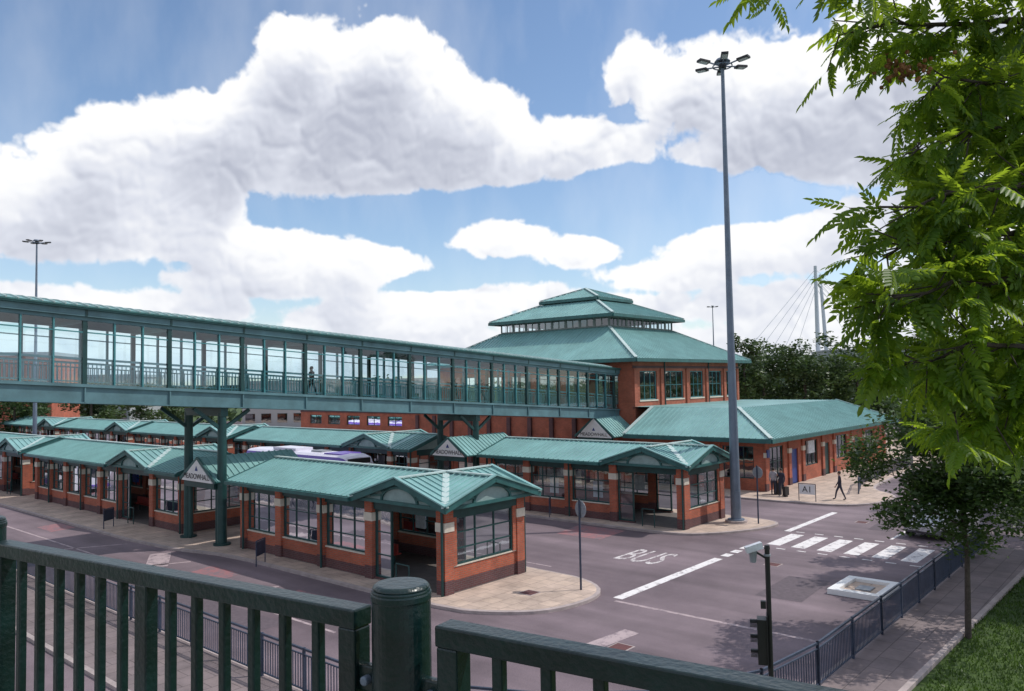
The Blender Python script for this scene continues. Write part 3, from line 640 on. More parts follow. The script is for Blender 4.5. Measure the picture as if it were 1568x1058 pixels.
# ---------------------------------------------------------------- vehicles
def bus(loc,rz,L=11.5):
    R=root('bus',loc,rz); mb=MB()
    cs=[(-1.24,.32),(-1.26,1.2),(-1.24,2.55),(-1.12,2.84),(-.85,2.97),(0,3.02),(.85,2.97),(1.12,2.84),(1.24,2.55),(1.26,1.2),(1.24,.32)]
    st=[(-L/2,.95),(-L/2+.12,1),(L/2-.6,1),(L/2-.18,.97),(L/2,.92)]; n=len(cs)
    vs=[(x,y*s,.32+(z-.32)*(s if z>2 else 1)) for x,s in st for y,z in cs]; fs=[];fp=[]
    for i in range(len(st)-1):
        for j in range(n):
            f=(i*n+j,i*n+(j+1)%n,(i+1)*n+(j+1)%n,(i+1)*n+j); (fp if j in (2,7) else fs).append(f)
    fs+=[tuple(range(n))[::-1],tuple(range((len(st)-1)*n,len(st)*n))]
    mb.add(vs,fs,'busw'); mb.add(vs,fp,'purple')
    for s in (-1,1):
        y=s*1.262
        mb.box(-L/2+.4,y-.012*s,1.25,L/2-.75,y+.012*s,2.4,'glassd'); mb.box(-L/2+.4,y-.02*s,1.25,L/2-.75,y+.004*s,2.4,'black')
        mb.box(-L/2+.2,y-.02*s,.4,L/2-.7,y+.008*s,.85,'purple')
        for k in range(1,7): x=-L/2+.4+k*(L-1.2)/7; mb.box(x-.04,y,1.25,x+.04,y+.02*s,2.4,'black')
        for x in (-L/2+2.6,L/2-2.6): mb.cyl((x,y-.25*s,.48),(x,y+.03*s,.48),.48,.48,22,'rubber'); mb.cyl((x,y+.02*s,.48),(x,y+.045*s,.48),.24,.2,14,'silver')
        mb.box(L/2-.1,s*.85,.7,L/2+.03,s*1.05,.88,'poster'); mb.beam((L/2-.1,s*1.2,2.4),(L/2+.3,s*1.4,2.3),.05,.05,'black'); mb.box(L/2+.2,s*1.33,1.9,L/2+.3,s*1.5,2.3,'black')
    mb.box(L/2-.05,-1.05,1.15,L/2+.02,1.05,2.35,'glassd'); mb.box(L/2-.05,-.9,2.42,L/2+.015,.9,2.75,'black'); mb.box(L/2-.05,-1.1,.4,L/2+.04,1.1,.62,'purple')
    mb.box(-L/2-.02,-.9,1.5,-L/2+.03,.9,2.4,'glassd'); mb.box(-3,-.7,3.0,-.2,.7,3.17,'busw'); mb.box(1.2,-.4,3.0,2.4,.4,3.09,'signg'); mb.box(L/2-2.6,-.85,2.96,L/2-.9,.85,3.04,'purple')
    mb.build('bus_body',R)
bus(W(31.9,46.9,.004),A49-math.pi/2,11.8); bus(W(15.6,66.2,.004),A49-math.pi/2,11.5); bus(W(42.6,76,.004),A49-math.pi/2)
def car(loc,rz,k='silver'):
    R=root('parked_car',loc,rz); mb=MB()
    st=[(-2.1,.45,.72,.80),(-1.95,.25,.95,.84),(-1.2,.2,1.0,.87),(0,.2,.98,.88),(1.0,.2,.95,.87),(1.8,.24,.82,.83),(2.1,.4,.66,.74)]
    vs=[];fs=[]
    for x,z0,z1,w in st: vs+=[(x,-w*.92,z0),(x,-w,z0+.25),(x,-w*.95,z1-.06),(x,-w*.82,z1),(x,w*.82,z1),(x,w*.95,z1-.06),(x,w,z0+.25),(x,w*.92,z0)]
    for i in range(len(st)-1):
        for j in range(8): fs.append((i*8+j,i*8+(j+1)%8,(i+1)*8+(j+1)%8,(i+1)*8+j))
    fs+=[tuple(range(8))[::-1],tuple(range(48,56))]; mb.add(vs,fs,k)
    a=[(-1.75,-.74,.97),(1.0,-.76,.95),(1.0,.76,.95),(-1.75,.74,.97)]; b=[(-1.2,-.58,1.43),(.15,-.6,1.45),(.15,.6,1.45),(-1.2,.58,1.43)]
    mb.add(a+b,[(0,1,5,4),(1,2,6,5),(2,3,7,6),(3,0,4,7)],'glassd')
    b2=[(x*1.0,y*1.02,z) for x,y,z in b]; t2=[(x*.93-.03,y*.93,z+.04) for x,y,z in b]; mb.add(b2+t2,[(0,1,5,4),(1,2,6,5),(2,3,7,6),(3,0,4,7),(4,5,6,7),(3,2,1,0)],k)
    for i in range(4): mb.beam(a[i],b[i],.06,.05,k)
    for s in (-1,1):
        mb.beam((-.45,s*.765,.97),(-.5,s*.61,1.44),.06,.05,k)
        for x in (-1.3,1.3): mb.cyl((x,s*.66,.32),(x,s*.885,.32),.32,.32,20,'rubber'); mb.cyl((x,s*.88,.32),(x,s*.9,.32),.2,.17,12,'silver')
        mb.box(2.0,s*.5,.55,2.1,s*.7,.68,'poster'); mb.box(-2.08,s*.55,.68,-2.0,s*.75,.85,'red'); mb.box(.75,s*.8,.95,.92,s*1.0,1.06,k)
    mb.build('car_body',R)
car(W(41.3,9.3,.006),A49+2.9); car(W(56,90,.006),A49,'bluecar'); car(W(28.5,66,.006),A49-math.pi/2,'bluecar')

# ---------------------------------------------------------------- people
def person(loc,rz,pose='stand',top='jack',bag=False,h=1.72):
    R=root('person',loc,rz); S={}
    st=.28 if pose=='walk' else .03
    dz=0
    V=[];E=[];Rr=[]
    def v(x,y,z,r,par=None):
        V.append((x,y,z)); Rr.append(r if isinstance(r,tuple) else (r,r))
        if par is not None: E.append((par,len(V)-1))
        return len(V)-1
    pel=v(0,0,.96+dz,(.155,.115)); sp=v(0,.0,1.12+dz,(.14,.105),pel); ch=v(0,.01,1.32+dz,(.165,.115),sp); nk=v(0,.0,1.46+dz,.06,ch); hd=v(0,.03,1.56+dz,(.078,.092),nk); ht=v(0,.02,1.65+dz,(.07,.082),hd)
    for s in (-1,1):
        f=s*st
        hp=v(s*.1,.0,.88+dz,.09,pel)
        kn=v(s*.1,f*.55+.03,.5,.062,hp); an=v(s*.1,f*1.0-.02,.09,.042,kn); v(s*.11,f*1.0+.13,.04,(.042,.03),an)
        sh=v(s*.18,.0,1.39+dz,.062,ch)
        if pose=='phone' and s==1: el=v(s*.24,.05,1.12,.045,sh); wr=v(s*.12,.24,1.3,.033,el)
        else: el=v(s*.24,-f*.35,1.12+dz,.045,sh); wr=v(s*.25,-f*.6+.07,.88+dz,.033,el)
        w=Vector(V[wr]); e_=Vector(V[el]); dd=(w-e_).normalized(); pm=w+dd*.07; v(*pm,(.036,.022),wr)
        for k,(o,l) in enumerate(((-.028,.065),(-.01,.08),(.01,.075),(.027,.06))):
            fb=pm+Vector((0,o,0)); S[(s,k)]=(fb,fb+dd*l*.6+Vector((-s*.012,0,0)),fb+dd*l+Vector((-s*.03,0,0)))
        fb=w+dd*.03+Vector((0,.03,0)); S[(s,4)]=(fb,fb+dd*.03+Vector((0,.025,0)),fb+dd*.06+Vector((-s*.01,.03,0)))
    me=bpy.data.meshes.new('body'); me.from_pydata(V,E,[]); o=bpy.data.objects.new('body',me); COL.objects.link(o)
    md=o.modifiers.new('skin','SKIN'); md.use_smooth_shade=True
    if not me.skin_vertices:
        bpy.context.view_layer.objects.active=o; bpy.ops.mesh.customdata_skin_add()
    for i,rr in enumerate(Rr): me.skin_vertices[0].data[i].radius=rr; me.skin_vertices[0].data[i].use_root=(i==0)
    sd=o.modifiers.new('sub','SUBSURF'); sd.levels=1; sd.render_levels=1
    bpy.context.view_layer.update(); dg=bpy.context.evaluated_depsgraph_get(); m2=bpy.data.meshes.new_from_object(o.evaluated_get(dg))
    bpy.data.objects.remove(o); m2.materials.clear()
    for k in (top,'trou','skin','black'): m2.materials.append(M[k])
    hands=[Vector(S[(s,1)][0]) for s in (-1,1)]
    for pl in m2.polygons:
        c=pl.center; i=0
        if c.z>1.47: i=2
        elif any((c-hh).length<.09 for hh in hands): i=2
        elif c.z<.09: i=3
        elif c.z<.93 and abs(c.x)<.19: i=1
        pl.material_index=i; pl.use_smooth=True
    b=bpy.data.objects.new('body',m2); COL.objects.link(b); b.parent=R
    mb=MB(); z=1.6+dz
    mb.ball((0,.0,z+.03),.098,'hair',12,1.05); mb.beam((0,.105,z-.0),(0,.13,z-.035),.022,.02,'skin')
    for s in (-1,1): mb.ball((s*.032,.112,z+.005),.011,'black',6); mb.ball((s*.082,.03,z-.01),.022,'skin',6,1.4)
    mb.beam((-.022,.112,z-.062),(.022,.112,z-.062),.01,.008,'red')
    for kk,ch3 in S.items(): mb.tube(ch3,[.0095,.009,.007],6,'skin')
    if bag: mb.box(-.42,-.16,.1,-.2,.22,.62,'black'); mb.beam((-.31,.2,.6),(-.31,.2,.95),.02,.02,'black'); mb.beam((-.31,-.05,.04),(-.31,.14,.04),.2,.08,'rubber')
    mb.build('head_details_and_hands',R); R.scale=(h/1.72,)*3
    return R
person(W(48.0,19.7,.12),2.2,'phone','jack',True); person(W(48.2,20.3,.12),-.6,'stand','shirt')
person(W(48.4,16.3,.12),1.3,'walk','jack'); person(W(36.5,24.6,.13),A49+math.pi,'stand','red')
for p,q,ps,tp in ((25.0,36.2,'walk','jack'),(38.2,36.0,'walk','red'),(46,36.6,'walk','shirt'),(36.6,36.9,'walk','jack')): person(W(p,q,zb(p)+.62),A49+(math.pi/2 if p<30 else -math.pi/2),ps,tp)

# ---------------------------------------------------------------- vegetation
def quadmesh(name,V,F,mat,parent=None):
    me=bpy.data.meshes.new(name); n=len(V); me.vertices.add(n); me.vertices.foreach_set('co',V.astype(np.float32).ravel())
    k=len(F); me.loops.add(k*4); me.loops.foreach_set('vertex_index',F.astype(np.int32).ravel()); me.polygons.add(k)
    me.polygons.foreach_set('loop_start',np.arange(0,k*4,4,dtype=np.int32))
    me.materials.append(M[mat]); me.update(calc_edges=True); me.validate()
    o=bpy.data.objects.new(name,me); COL.objects.link(o)
    if parent: o.parent=parent
    return o
def unit(a): return a/np.maximum(np.linalg.norm(a,axis=1,keepdims=True),1e-6)
def leafcloud(name,clumps,npc,size,mat,parent=None,flat=.4):
    P=[]
    for (c,r) in clumps:
        n=int(npc*rng.uniform(.7,1.3)); dv=unit(rng.normal(size=(n,3))); rad=rng.uniform(.25,1,size=(n,1))**.5*rng.normal(1,.16,size=(n,1))
        P.append(np.array(c)+dv*rad*np.array(r))
    P=np.concatenate(P); n=len(P); a=rng.normal(size=(n,3)); a[:,2]*=flat; a=unit(a); b=unit(np.cross(a,rng.normal(size=(n,3))+np.array([0,0,1.2]))); s=size*rng.uniform(.6,1.3,size=(n,1))
    nn=np.cross(a,b)
    V=np.stack([P-a*s,P+b*s*.5+nn*s*.15,P+a*s,P-b*s*.5+nn*s*.15],1).reshape(-1,3)
    return quadmesh(name,V,np.arange(n*4).reshape(-1,4),mat,parent)
def tree(name,loc,h,r,z0,nl,size,mat,clumps=26,tr=.2):
    R=root(name,loc,0); mb=MB(); mb.tube([(0,0,0),(.03*h*.3,0,h*.3),(0,.02*h,h*.6),(.02,0,h*.85)],[tr,tr*.75,tr*.45,tr*.12],10,'bark')
    cl=[]; cz=(z0+h)/2; rz=(h-z0)/2
    for i in range(clumps):
        dv=rng.normal(size=3); dv/=np.linalg.norm(dv); k=rng.uniform(.3,.9); c=np.array([dv[0]*r*k,dv[1]*r*k,cz+dv[2]*rz*k]); s=rng.uniform(.2,.36)
        cl.append((c,(r*s,r*s,rz*s*.75)))
        zs=max(z0*.6,min(h*.8,c[2]-.35*math.hypot(c[0],c[1]))); mb.tube([(0,0,zs),((c[0])*.5,c[1]*.5,(zs+c[2])/2+.1),tuple(c)],[tr*.3,tr*.18,tr*.06],6,'bark')
    mb.build('trunk_and_limbs',R); leafcloud('crown',cl,nl//clumps,size,mat,R)
tree('young_tree',W(25.3,5.45,0)+Vector((.35,0,0)),7.9,3.0,1.9,21000,.085,'leafM',52,.09)
tree('lime_tree',(20.9,30.3,0),10.0,4.0,1.9,22000,.13,'leafM',44,.2)
tree('lime_tree',(18.6,26.6,0),8.6,3.3,1.6,18000,.11,'leafM',44,.15)
tree('lime_tree',(31,43,0),12,5,2.5,14000,.2,'leafM',30,.25)
tree('lime_tree',(26.5,33.5,0),11,4.6,2.0,16000,.15,'leafM',36,.22)
cl=[];mb=MB()
for i,(x,y,h,r) in enumerate([(24.5,95,10.5,3.2),(27.5,93,13.4,2.6),(31,97,12.2,4),(35,94,12.6,4),(39,96,13.0,4.2),(43,98,12.5,4.2),(47,95,11,4),(33,103,12.5,4),(40,104,12.6,4.5),(52,96,12,4.5),(58,98,13,5),(64,100,13,5),(-58,108,9.5,4),(-66,104,8.5,4),(-50,112,8,4)]):
    mb.tube([(x,y,0),(x,y,h*.7)],[.3,.1],8,'bark')
    for k in range(26):
        dv=rng.normal(size=3); dv/=np.linalg.norm(dv); u=rng.uniform(.4,1); cl.append(((x+dv[0]*r*u,y+dv[1]*r*u,h*.52+dv[2]*h*.44*u),(r*.33,r*.33,h*.09)))
T=root('background_trees',(0,0,0),0); mb.build('trunks',T); leafcloud('crowns',cl,150,.26,'leafD',T)
cl=[((x+rng.normal()*2,y+rng.normal()*6,rng.uniform(1.5,7)),(5,4,2.6)) for x,y in [(math.sin(a)*170,math.cos(a)*170) for a in np.linspace(-.95,.95,95)]]
leafcloud('distant_treeline',cl,130,.8,'leafD')
n=26000; gp=rng.uniform(15,36,n); gq=rng.uniform(-1.5,5.25,n); cg,sg_=math.cos(A49),math.sin(A49)
GX=gp*cg-gq*sg_; GY=gp*sg_+gq*cg; b0=np.stack([GX,GY,np.zeros(n)],1); dr=rng.normal(size=(n,3))*.03; dr[:,2]=0; wd=unit(np.stack([rng.normal(size=n),rng.normal(size=n),np.zeros(n)],1))*.02; hh=np.stack([np.zeros(n),np.zeros(n),rng.uniform(.04,.11,n)],1)
V=np.stack([b0-wd,b0+wd,b0+wd*.3+dr+hh,b0-wd*.3+dr+hh],1).reshape(-1,3); quadmesh('grass_verge',V,np.arange(n*4).reshape(-1,4),'blade')
hb=MB(); hp=[]
for i in range(81):
    a=-1.3+2.6*i/80; hp.append((math.sin(a)*1400,math.cos(a)*1400,14+14*math.sin(a*5+1)+8*math.sin(a*13)+3*math.sin(a*41)))
for a,b in zip(hp[:-1],hp[1:]): hb.poly([(a[0],a[1],-1),(b[0],b[1],-1),b,a],'hill'); hb.poly([a,b,(b[0]*1.4,b[1]*1.4,b[2]*1.2),(a[0]*1.4,a[1]*1.4,a[2]*1.2)],'hill')
hb.build('hills')

def pinnate(name,items,mat,parent):
    tv=[];tf=[]
    def leaflet(x0,y0,ang,l,w,dz):
        dx,dy=math.cos(ang),math.sin(ang); nx,ny=-dy,dx; o=len(tv)
        def pt(t,s,z): return (x0+dx*l*t+nx*w*s,y0+dy*l*t+ny*w*s,-.16*x0*x0+dz*t+z)
        tv.extend([pt(0,0,0),pt(.3,.46,.018),pt(.7,.42,.01),pt(1,0,-.03),pt(.7,-.42,.01),pt(.3,-.46,.018)])
        tf.extend([(o,o+1,o+2,o+3),(o,o+3,o+4,o+5)])
    for k in range(6):
        x=.22+k*.13; l=.33*(1-.22*abs(k-2.5)/2.5)
        for s in (-1,1): leaflet(x,0,s*math.radians(60-k*3),l,.125,-.07)
    leaflet(1.0,0,0,.32,.125,-.05)
    o=len(tv); tv.extend([(0,-.007,0),(0,.007,0),(.5,.007,-.04),(.5,-.007,-.04),(1,.004,-.16),(1,-.004,-.16)]); tf.extend([(o,o+1,o+2,o+3),(o+3,o+2,o+4,o+5)])
    T_=np.array(tv);F=np.array(tf); n=len(items)
    P=np.array([i[0] for i in items]);D=unit(np.array([i[1] for i in items]));L=np.array([i[2] for i in items])[:,None,None]
    up=np.array([0,0,1.])+rng.normal(size=(n,3))*.45; S_=unit(np.cross(up,D)); Nn=np.cross(D,S_)
    jit=1+rng.normal(size=(n,1,1))*.15; cur=rng.uniform(.5,2.6,size=(n,1))
    V=P[:,None,:]+L*(T_[None,:,0:1]*D[:,None,:]+T_[None,:,1:2]*S_[:,None,:]*jit+(T_[None,:,2:3]*cur[:,:,None])*Nn[:,None,:])
    FF=(F[None]+(np.arange(n)*len(T_))[:,None,None]).reshape(-1,4)
    return quadmesh(name,V.reshape(-1,3),FF,mat,parent)
R=root('ash_tree',(0,0,0),0); mb=MB(); items=[]
trunk=[(4.6,4.6,0),(4.5,4.55,3),(4.35,4.5,6),(4.2,4.4,8.5),(4.1,4.3,11)]
mb.tube(trunk,[.24,.2,.16,.12,.06],12,'bark')
B=[((4.15,4.35,9.7),(2.6,3.9,9.72),(1.30,3.65,9.42),.9),((4.15,4.35,9.45),(2.8,4.2,9.5),(1.75,4.0,9.25),1.2),((4.2,4.4,9.2),(3.1,4.3,9.25),(2.25,4.1,9.05),1.1),
((4.2,4.4,8.9),(3.0,4.2,8.95),(2.1,4.0,8.68),1.3),((4.2,4.4,8.55),(2.9,4.0,8.55),(1.85,3.8,8.33),1.4),((4.2,4.4,8.3),(2.9,4.0,8.3),(1.85,3.9,8.1),1.4),
((4.2,4.4,8.0),(2.8,3.9,8.05),(1.66,3.7,7.84),1.4),((4.2,4.4,7.7),(2.8,3.9,7.75),(1.78,3.8,7.52),1.4),((4.3,4.4,7.4),(3.0,4.0,7.5),(2.15,3.9,7.3),1.2),
((4.2,4.4,9.95),(3.1,4.0,9.95),(2.3,3.8,9.7),.9),((4.2,4.4,8.8),(3.6,4.9,8.85),(2.9,5.2,8.75),1.6),((4.2,4.4,8.2),(3.6,4.9,8.2),(2.8,5.2,8.15),1.9),((4.2,4.4,7.6),(3.5,4.9,7.7),(2.75,5.1,7.55),1.8),((4.2,4.4,9.4),(3.6,4.8,9.45),(3.1,5.0,9.3),1.1),
((4.2,4.4,8.9),(3.9,5.5,8.9),(3.2,6.0,8.7),2.0),((4.2,4.4,8.4),(3.9,5.5,8.3),(3.1,6.0,8.25),2.0),((4.2,4.4,7.9),(3.9,5.5,7.8),(3.0,6.0,7.7),2.0),((4.2,4.4,7.3),(3.9,5.3,7.3),(3.1,5.7,7.1),1.6),((4.2,4.4,9.7),(3.9,5.4,9.9),(3.3,5.8,9.8),1.2)]
for s,m_,t,dn in B:
    s,m_,t=Vector(s),Vector(m_),Vector(t); K=14
    pts=[(s*(1-u)**2+m_*2*u*(1-u)+t*u*u)+Vector(rng.normal(size=3)*.02) for u in [k/K for k in range(K+1)]]
    mb.tube(pts,[.04*(1-u/K)**1.2+.004 for u in range(K+1)],7,'bark')
    for j in range(int(34*dn)):
        u=rng.uniform(.22,1); i=min(K-1,int(u*K)); o=pts[i].lerp(pts[i+1],u*K-i); ax=(pts[i+1]-pts[i]).normalized()
        td=Vector(rng.normal(size=3)*.7)+ax*.8+Vector((-.05,0,-.05)); td.normalize(); tl=rng.uniform(.08,.3); e2=o+td*tl+Vector((0,0,-.03))
        mb.cyl(o,e2,.005,.003,5,'bark',False)
        for w in range(rng.integers(4,8)):
            f=rng.uniform(.3,1); b=o.lerp(e2,f); dd=td*.7+Vector(rng.normal(size=3)*.55)+Vector((0,0,-.2)); items.append((tuple(b),tuple(dd),rng.uniform(.12,.21)))
mb.build('trunk_and_limbs',R); pinnate('compound_leaves',items,'leafF',R)
bb=MB()
for k in range(60):
    v=rng.normal(size=3)*.05; bb.ball((2.05+v[0]*1.6,4.0+v[1],9.08+v[2]*.7),.012,'berry',6)
bb.build('berry_cluster',R)

# ---------------------------------------------------------------- distant structures
R=root('cable_stayed_bridge',(97.7,250,0),0); mb=MB()
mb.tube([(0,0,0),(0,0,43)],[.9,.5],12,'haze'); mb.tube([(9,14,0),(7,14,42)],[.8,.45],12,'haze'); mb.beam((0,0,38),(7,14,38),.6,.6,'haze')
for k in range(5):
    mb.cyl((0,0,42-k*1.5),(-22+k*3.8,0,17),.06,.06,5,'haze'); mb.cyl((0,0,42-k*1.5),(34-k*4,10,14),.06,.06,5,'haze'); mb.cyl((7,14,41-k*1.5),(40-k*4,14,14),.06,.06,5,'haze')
mb.beam((-60,0,14),(60,10,14),6,1.2,'conc')
for x in (-50,-25,25,50): mb.beam((x,4,0),(x,4,13.5),1.5,1.5,'conc',up=(0,1,0))
mb.build('pylons_cables_deck',R)
def bg(name,x,y,w,dp,h,k,rz=0):
    R=root(name,(x,y,0),rz); mb=MB(); mb.box(-w/2,-dp/2,0,w/2,dp/2,h,k); mb.box(-w/2-.3,-dp/2-.3,h,w/2+.3,dp/2+.3,h+.5,'grey')
    n=max(2,int(w/3))
    for i in range(n):
        for z in range(int(h//3.2)):
            x0=-w/2+(i+.2)*w/n; mb.box(x0,-dp/2-.05,1+z*3.2,x0+w/n*.6,-dp/2-.002,2.6+z*3.2,'glassd')
    mb.build('walls_and_windows',R)
bg('brick_office_building',-72,118,9,12,12.5,'brick',.2); bg('warehouse',-30,150,36,20,8,'grey',-.1); bg('warehouse',-100,170,40,20,10,'grey',.1); bg('warehouse',120,240,50,20,15,'grey',-.2)

# ---------------------------------------------------------------- sky (procedural clouds), sun, camera
SUN_EL,SUN_AZ=52,82
IW,IH=2048,802; AZ0,AZ1,EL0,EL1=-60.,60.,-2.,45.
azg,elg=np.meshgrid(np.linspace(AZ0,AZ1,IW,dtype=np.float32),np.linspace(EL0,EL1,IH,dtype=np.float32)); dpx=120./IW
def spec(beta,k0,seed,anis=1.0):
    r_=np.random.default_rng(seed); f=np.fft.rfft2(r_.normal(size=(IH,IW))); ky=np.fft.fftfreq(IH,dpx)[:,None]*anis; kx=np.fft.rfftfreq(IW,dpx)[None]
    k=np.sqrt(kx**2+ky**2+k0**2); o=np.fft.irfft2(f*k**(-beta),s=(IH,IW)); o-=o.mean(); return (o/o.std()).astype(np.float32)
def worley(X,Y,seed):
    r_=np.random.default_rng(seed); J=r_.uniform(.1,.9,size=(256,256,2)).astype(np.float32); ix=np.floor(X).astype(int); iy=np.floor(Y).astype(int); best=np.full(X.shape,9.,np.float32)
    for a in (-1,0,1):
        for b in (-1,0,1):
            cx_=ix+a; cy_=iy+b; j=J[cy_%256,cx_%256]; dd=(cx_+j[...,0]-X)**2+(cy_+j[...,1]-Y)**2; best=np.minimum(best,dd)
    return best
def blur(a,s):
    k=int(3*s/dpx); x_=np.arange(-k,k+1)*dpx; g_=np.exp(-x_**2/(2*s*s)); g_/=g_.sum(); fy=np.fft.fftfreq(IH,dpx)[:,None]; fx=np.fft.rfftfreq(IW,dpx)[None]
    return np.fft.irfft2(np.fft.rfft2(a)*np.exp(-2*(math.pi*s)**2*(fx**2+fy**2)),s=(IH,IW)).astype(np.float32)
w1=spec(2.0,.12,11); w2=spec(2.0,.12,12); wx=azg+w1*.55; wy=elg+w2*.45
puff=(.55-worley(wx/3.0,wy/2.3,1))*.32+(.5-worley(wx/1.5+9,wy/1.2+3,2))*.20+(.5-worley(wx/.75+5,wy/.62+7,3))*.085+(.5-worley(wx/.36+5,wy/.31+7,4))*.03
BL=[(-10.6,20.2,8.5,4.2),(-14.5,22.2,4,2.6),(-8.2,23,4.6,2.4),(-20,16.6,8.5,4.2),(-26.5,16.6,4,2.6),(-28,12.8,8,4.2),(-3.8,18.4,5.5,3.6),(-10.6,15.4,13,2.6),(5,16.6,8,2.2),(9,21.4,2.3,2.6),(13.9,19.6,5.5,3.6),(21,17.8,8,4.6),(28,15,8,4.8),(31,20.5,7,5),(17,15.6,7,1.8),
(-31,10.2,8,2.8),(-20,9.6,9,1.4),(-12,8.5,5.4,1.8),(-18,7.2,6,1.5),(-.5,10.3,3.9,1.55),(5.2,9.3,3.4,1.2),(18.3,8.8,7,2.3),(25,9.8,7,2.2),(11.5,7.2,5,1.3),(-28,5.2,10,1.5),(-2,6.0,7,1.3),(-9,4.6,8,1.2),(8,4.9,7,1.4),(19,5.0,9,1.6),(-10,2.0,60,1.9),(31,5,8,3),(-50,22,12,6),(50,20,14,7),(-5,36,16,5),(25,38,12,5),(-40,36,12,5),(45,8,14,5),(-48,9,12,5)]
acc=np.zeros_like(azg)
for a,e_,ra,re in BL:
    ye=(elg-e_); ye=np.where(ye<0,ye/(re*.8),ye/re); acc+=np.exp(-9*np.sqrt(((azg-a)/ra)**2+ye**2))
ml=-np.log(acc+1e-12)/9
D=.98-ml+.10*spec(1.8,.09,21,1.2)+puff*1.05-.02
for a,e_,ra,re in [(-7.8,11.6,3.4,1.7),(3,13.2,6,.9),(-32,20,6,5),(3.5,23,4.2,3.4),(11.5,14.2,3,1.0),(18,12.2,7,.9),(-6,7.2,3,.7),(-24,22,5,3),(8.5,10.9,2.2,1.2),(13,11.6,3,.9),(-1,25,4,2)]:
    D-=.75*np.exp(-(((azg-a)/ra)**2+((elg-e_)/re)**2))
sm=lambda x:np.clip(x,0,1)**2*(3-2*np.clip(x,0,1))
alpha=sm((D+.02)/.22)
T=blur(np.clip(D,0,.9),.12)
tau=np.zeros_like(T)
for s_,wt in ((.4,.3),(.9,.5),(1.7,.9),(2.8,1.1),(4.2,1.1)):
    dx=int(s_*.40/dpx); dy=int(s_*.92/dpx); sh=np.zeros_like(T); sh[:IH-dy,:IW-dx]=T[dy:,dx:]; tau+=sh*wt
light=np.exp(-tau*.60)
pb=blur(puff,.07); g0=pb-np.roll(np.roll(pb,-int(.40/dpx),0),-int(.22/dpx),1)
low=np.clip((elg-7)/9,0,1)
shade=np.clip(.40+.74*light+g0*1.0*(.35+.65*light)+.10*np.exp(-T*8)+.07*(1-low),0,1)
veil=np.clip(.06+.06*spec(2.0,.06,41,2.2),0,.3)
sh2=np.where(D<-.02,.97,shade); alpha=np.maximum(alpha,veil)
px=np.ones((IH,IW,4),np.float32); px[...,0]=sh2; px[...,1]=alpha; px[...,2]=0
img=bpy.data.images.new('generated_clouds',IW,IH,alpha=False,float_buffer=False); img.colorspace_settings.name='Non-Color'; img.pixels.foreach_set(px.ravel()); img.update(); img.pack()
w=bpy.data.worlds.new("World"); sc.world=w; w.use_nodes=True; nt=w.node_tree; nt.nodes.clear(); L=nt.links.new
tc=N(nt,'ShaderNodeTexCoord'); sp=N(nt,'ShaderNodeSeparateXYZ'); L(tc.outputs['Generated'],sp.inputs[0])
def wm(op,a,b=None,c=None,clamp=False):
    n=nt.nodes.new('ShaderNodeMath'); n.operation=op; n.use_clamp=clamp
    for i,x in enumerate((a,b,c)):
        if x is None: continue
        if isinstance(x,(int,float)): n.inputs[i].default_value=x
        else: L(x,n.inputs[i])
    return n.outputs[0]
az=wm('MULTIPLY',wm('ARCTAN2',sp.outputs[0],sp.outputs[1]),57.2958); el=wm('MULTIPLY',wm('ARCSINE',sp.outputs[2]),57.2958)
cv=N(nt,'ShaderNodeCombineXYZ'); L(wm('MULTIPLY_ADD',az,1/120.,.5),cv.inputs[0]); L(wm('MULTIPLY_ADD',el,1/47.,2/47.),cv.inputs[1])
ti=N(nt,'ShaderNodeTexImage'); ti.image=img; ti.extension='MIRROR'; ti.interpolation='Cubic'; L(cv.outputs[0],ti.inputs[0]); sc_=N(nt,'ShaderNodeSeparateColor'); L(ti.outputs[0],sc_.inputs[0])
cr=N(nt,'ShaderNodeValToRGB'); E=cr.color_ramp.elements; E[0].position=.25; E[0].color=(.36,.38,.48,1); E[1].position=.97; E[1].color=(1.05,1.05,1.06,1)
x=E.new(.48); x.color=(.50,.53,.63,1); x=E.new(.64); x.color=(.74,.77,.86,1); x=E.new(.80); x.color=(.96,.97,1.0,1)
L(sc_.outputs[0],cr.inputs[0])
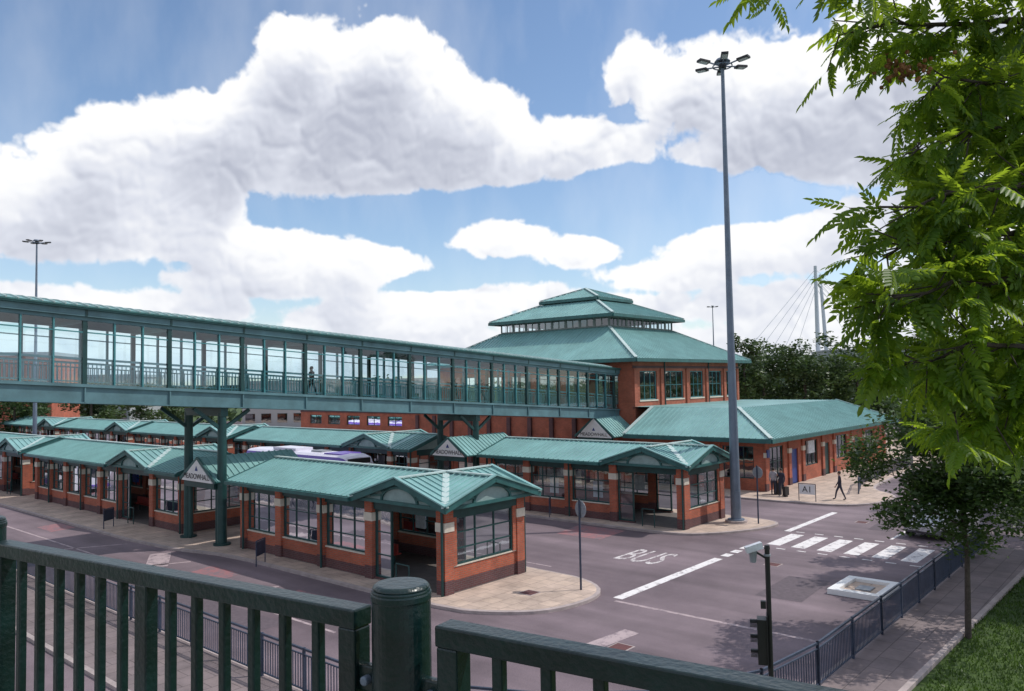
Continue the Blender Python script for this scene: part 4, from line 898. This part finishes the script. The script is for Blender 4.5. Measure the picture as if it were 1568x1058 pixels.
sky=N(nt,'ShaderNodeTexSky',sky_type='NISHITA'); sky.sun_disc=False; sky.sun_elevation=math.radians(SUN_EL); sky.sun_rotation=math.radians(SUN_AZ); sky.air_density=1.0; sky.dust_density=.4; sky.ozone_density=2.5
b1=N(nt,'ShaderNodeBackground'); b1.inputs[1].default_value=.15; L(sky.outputs[0],b1.inputs[0])
b2=N(nt,'ShaderNodeBackground'); b2.inputs[1].default_value=1.0; L(cr.outputs[0],b2.inputs[0])
hz=wm('MULTIPLY',wm('POWER',2.718,wm('MULTIPLY',wm('MAXIMUM',el,0),-.25)),.45)
mx=N(nt,'ShaderNodeMixShader'); L(sc_.outputs[1],mx.inputs[0]); L(b1.outputs[0],mx.inputs[1]); L(b2.outputs[0],mx.inputs[2])
b3=N(nt,'ShaderNodeBackground'); b3.inputs[0].default_value=(.84,.88,.95,1); mx2=N(nt,'ShaderNodeMixShader'); L(hz,mx2.inputs[0]); L(mx.outputs[0],mx2.inputs[1]); L(b3.outputs[0],mx2.inputs[2])
wo=N(nt,'ShaderNodeOutputWorld'); L(mx2.outputs[0],wo.inputs[0])
ce=math.cos(math.radians(SUN_EL)); sd=Vector((ce*math.sin(math.radians(SUN_AZ)),ce*math.cos(math.radians(SUN_AZ)),math.sin(math.radians(SUN_EL))))
sl=bpy.data.lights.new('sun','SUN'); sl.energy=3.1; sl.angle=math.radians(.7); sl.color=(1,.95,.88); so=bpy.data.objects.new('sun',sl); COL.objects.link(so); so.rotation_euler=sd.to_track_quat('Z','Y').to_euler(); so.location=(60,20,80)
cam=bpy.data.cameras.new('camera'); cam.sensor_width=36; cam.lens=27.55; cam.clip_start=.05; cam.clip_end=6000
co=bpy.data.objects.new('camera',cam); COL.objects.link(co)
co.matrix_world=Matrix.Translation((0,0,7.5))@Matrix.Rotation(math.radians(92.67),4,'X')@Matrix.Rotation(math.radians(-1.0),4,'Z')
sc.camera=co
sc.view_settings.view_transform='Standard'; sc.view_settings.look='None'; sc.view_settings.exposure=0
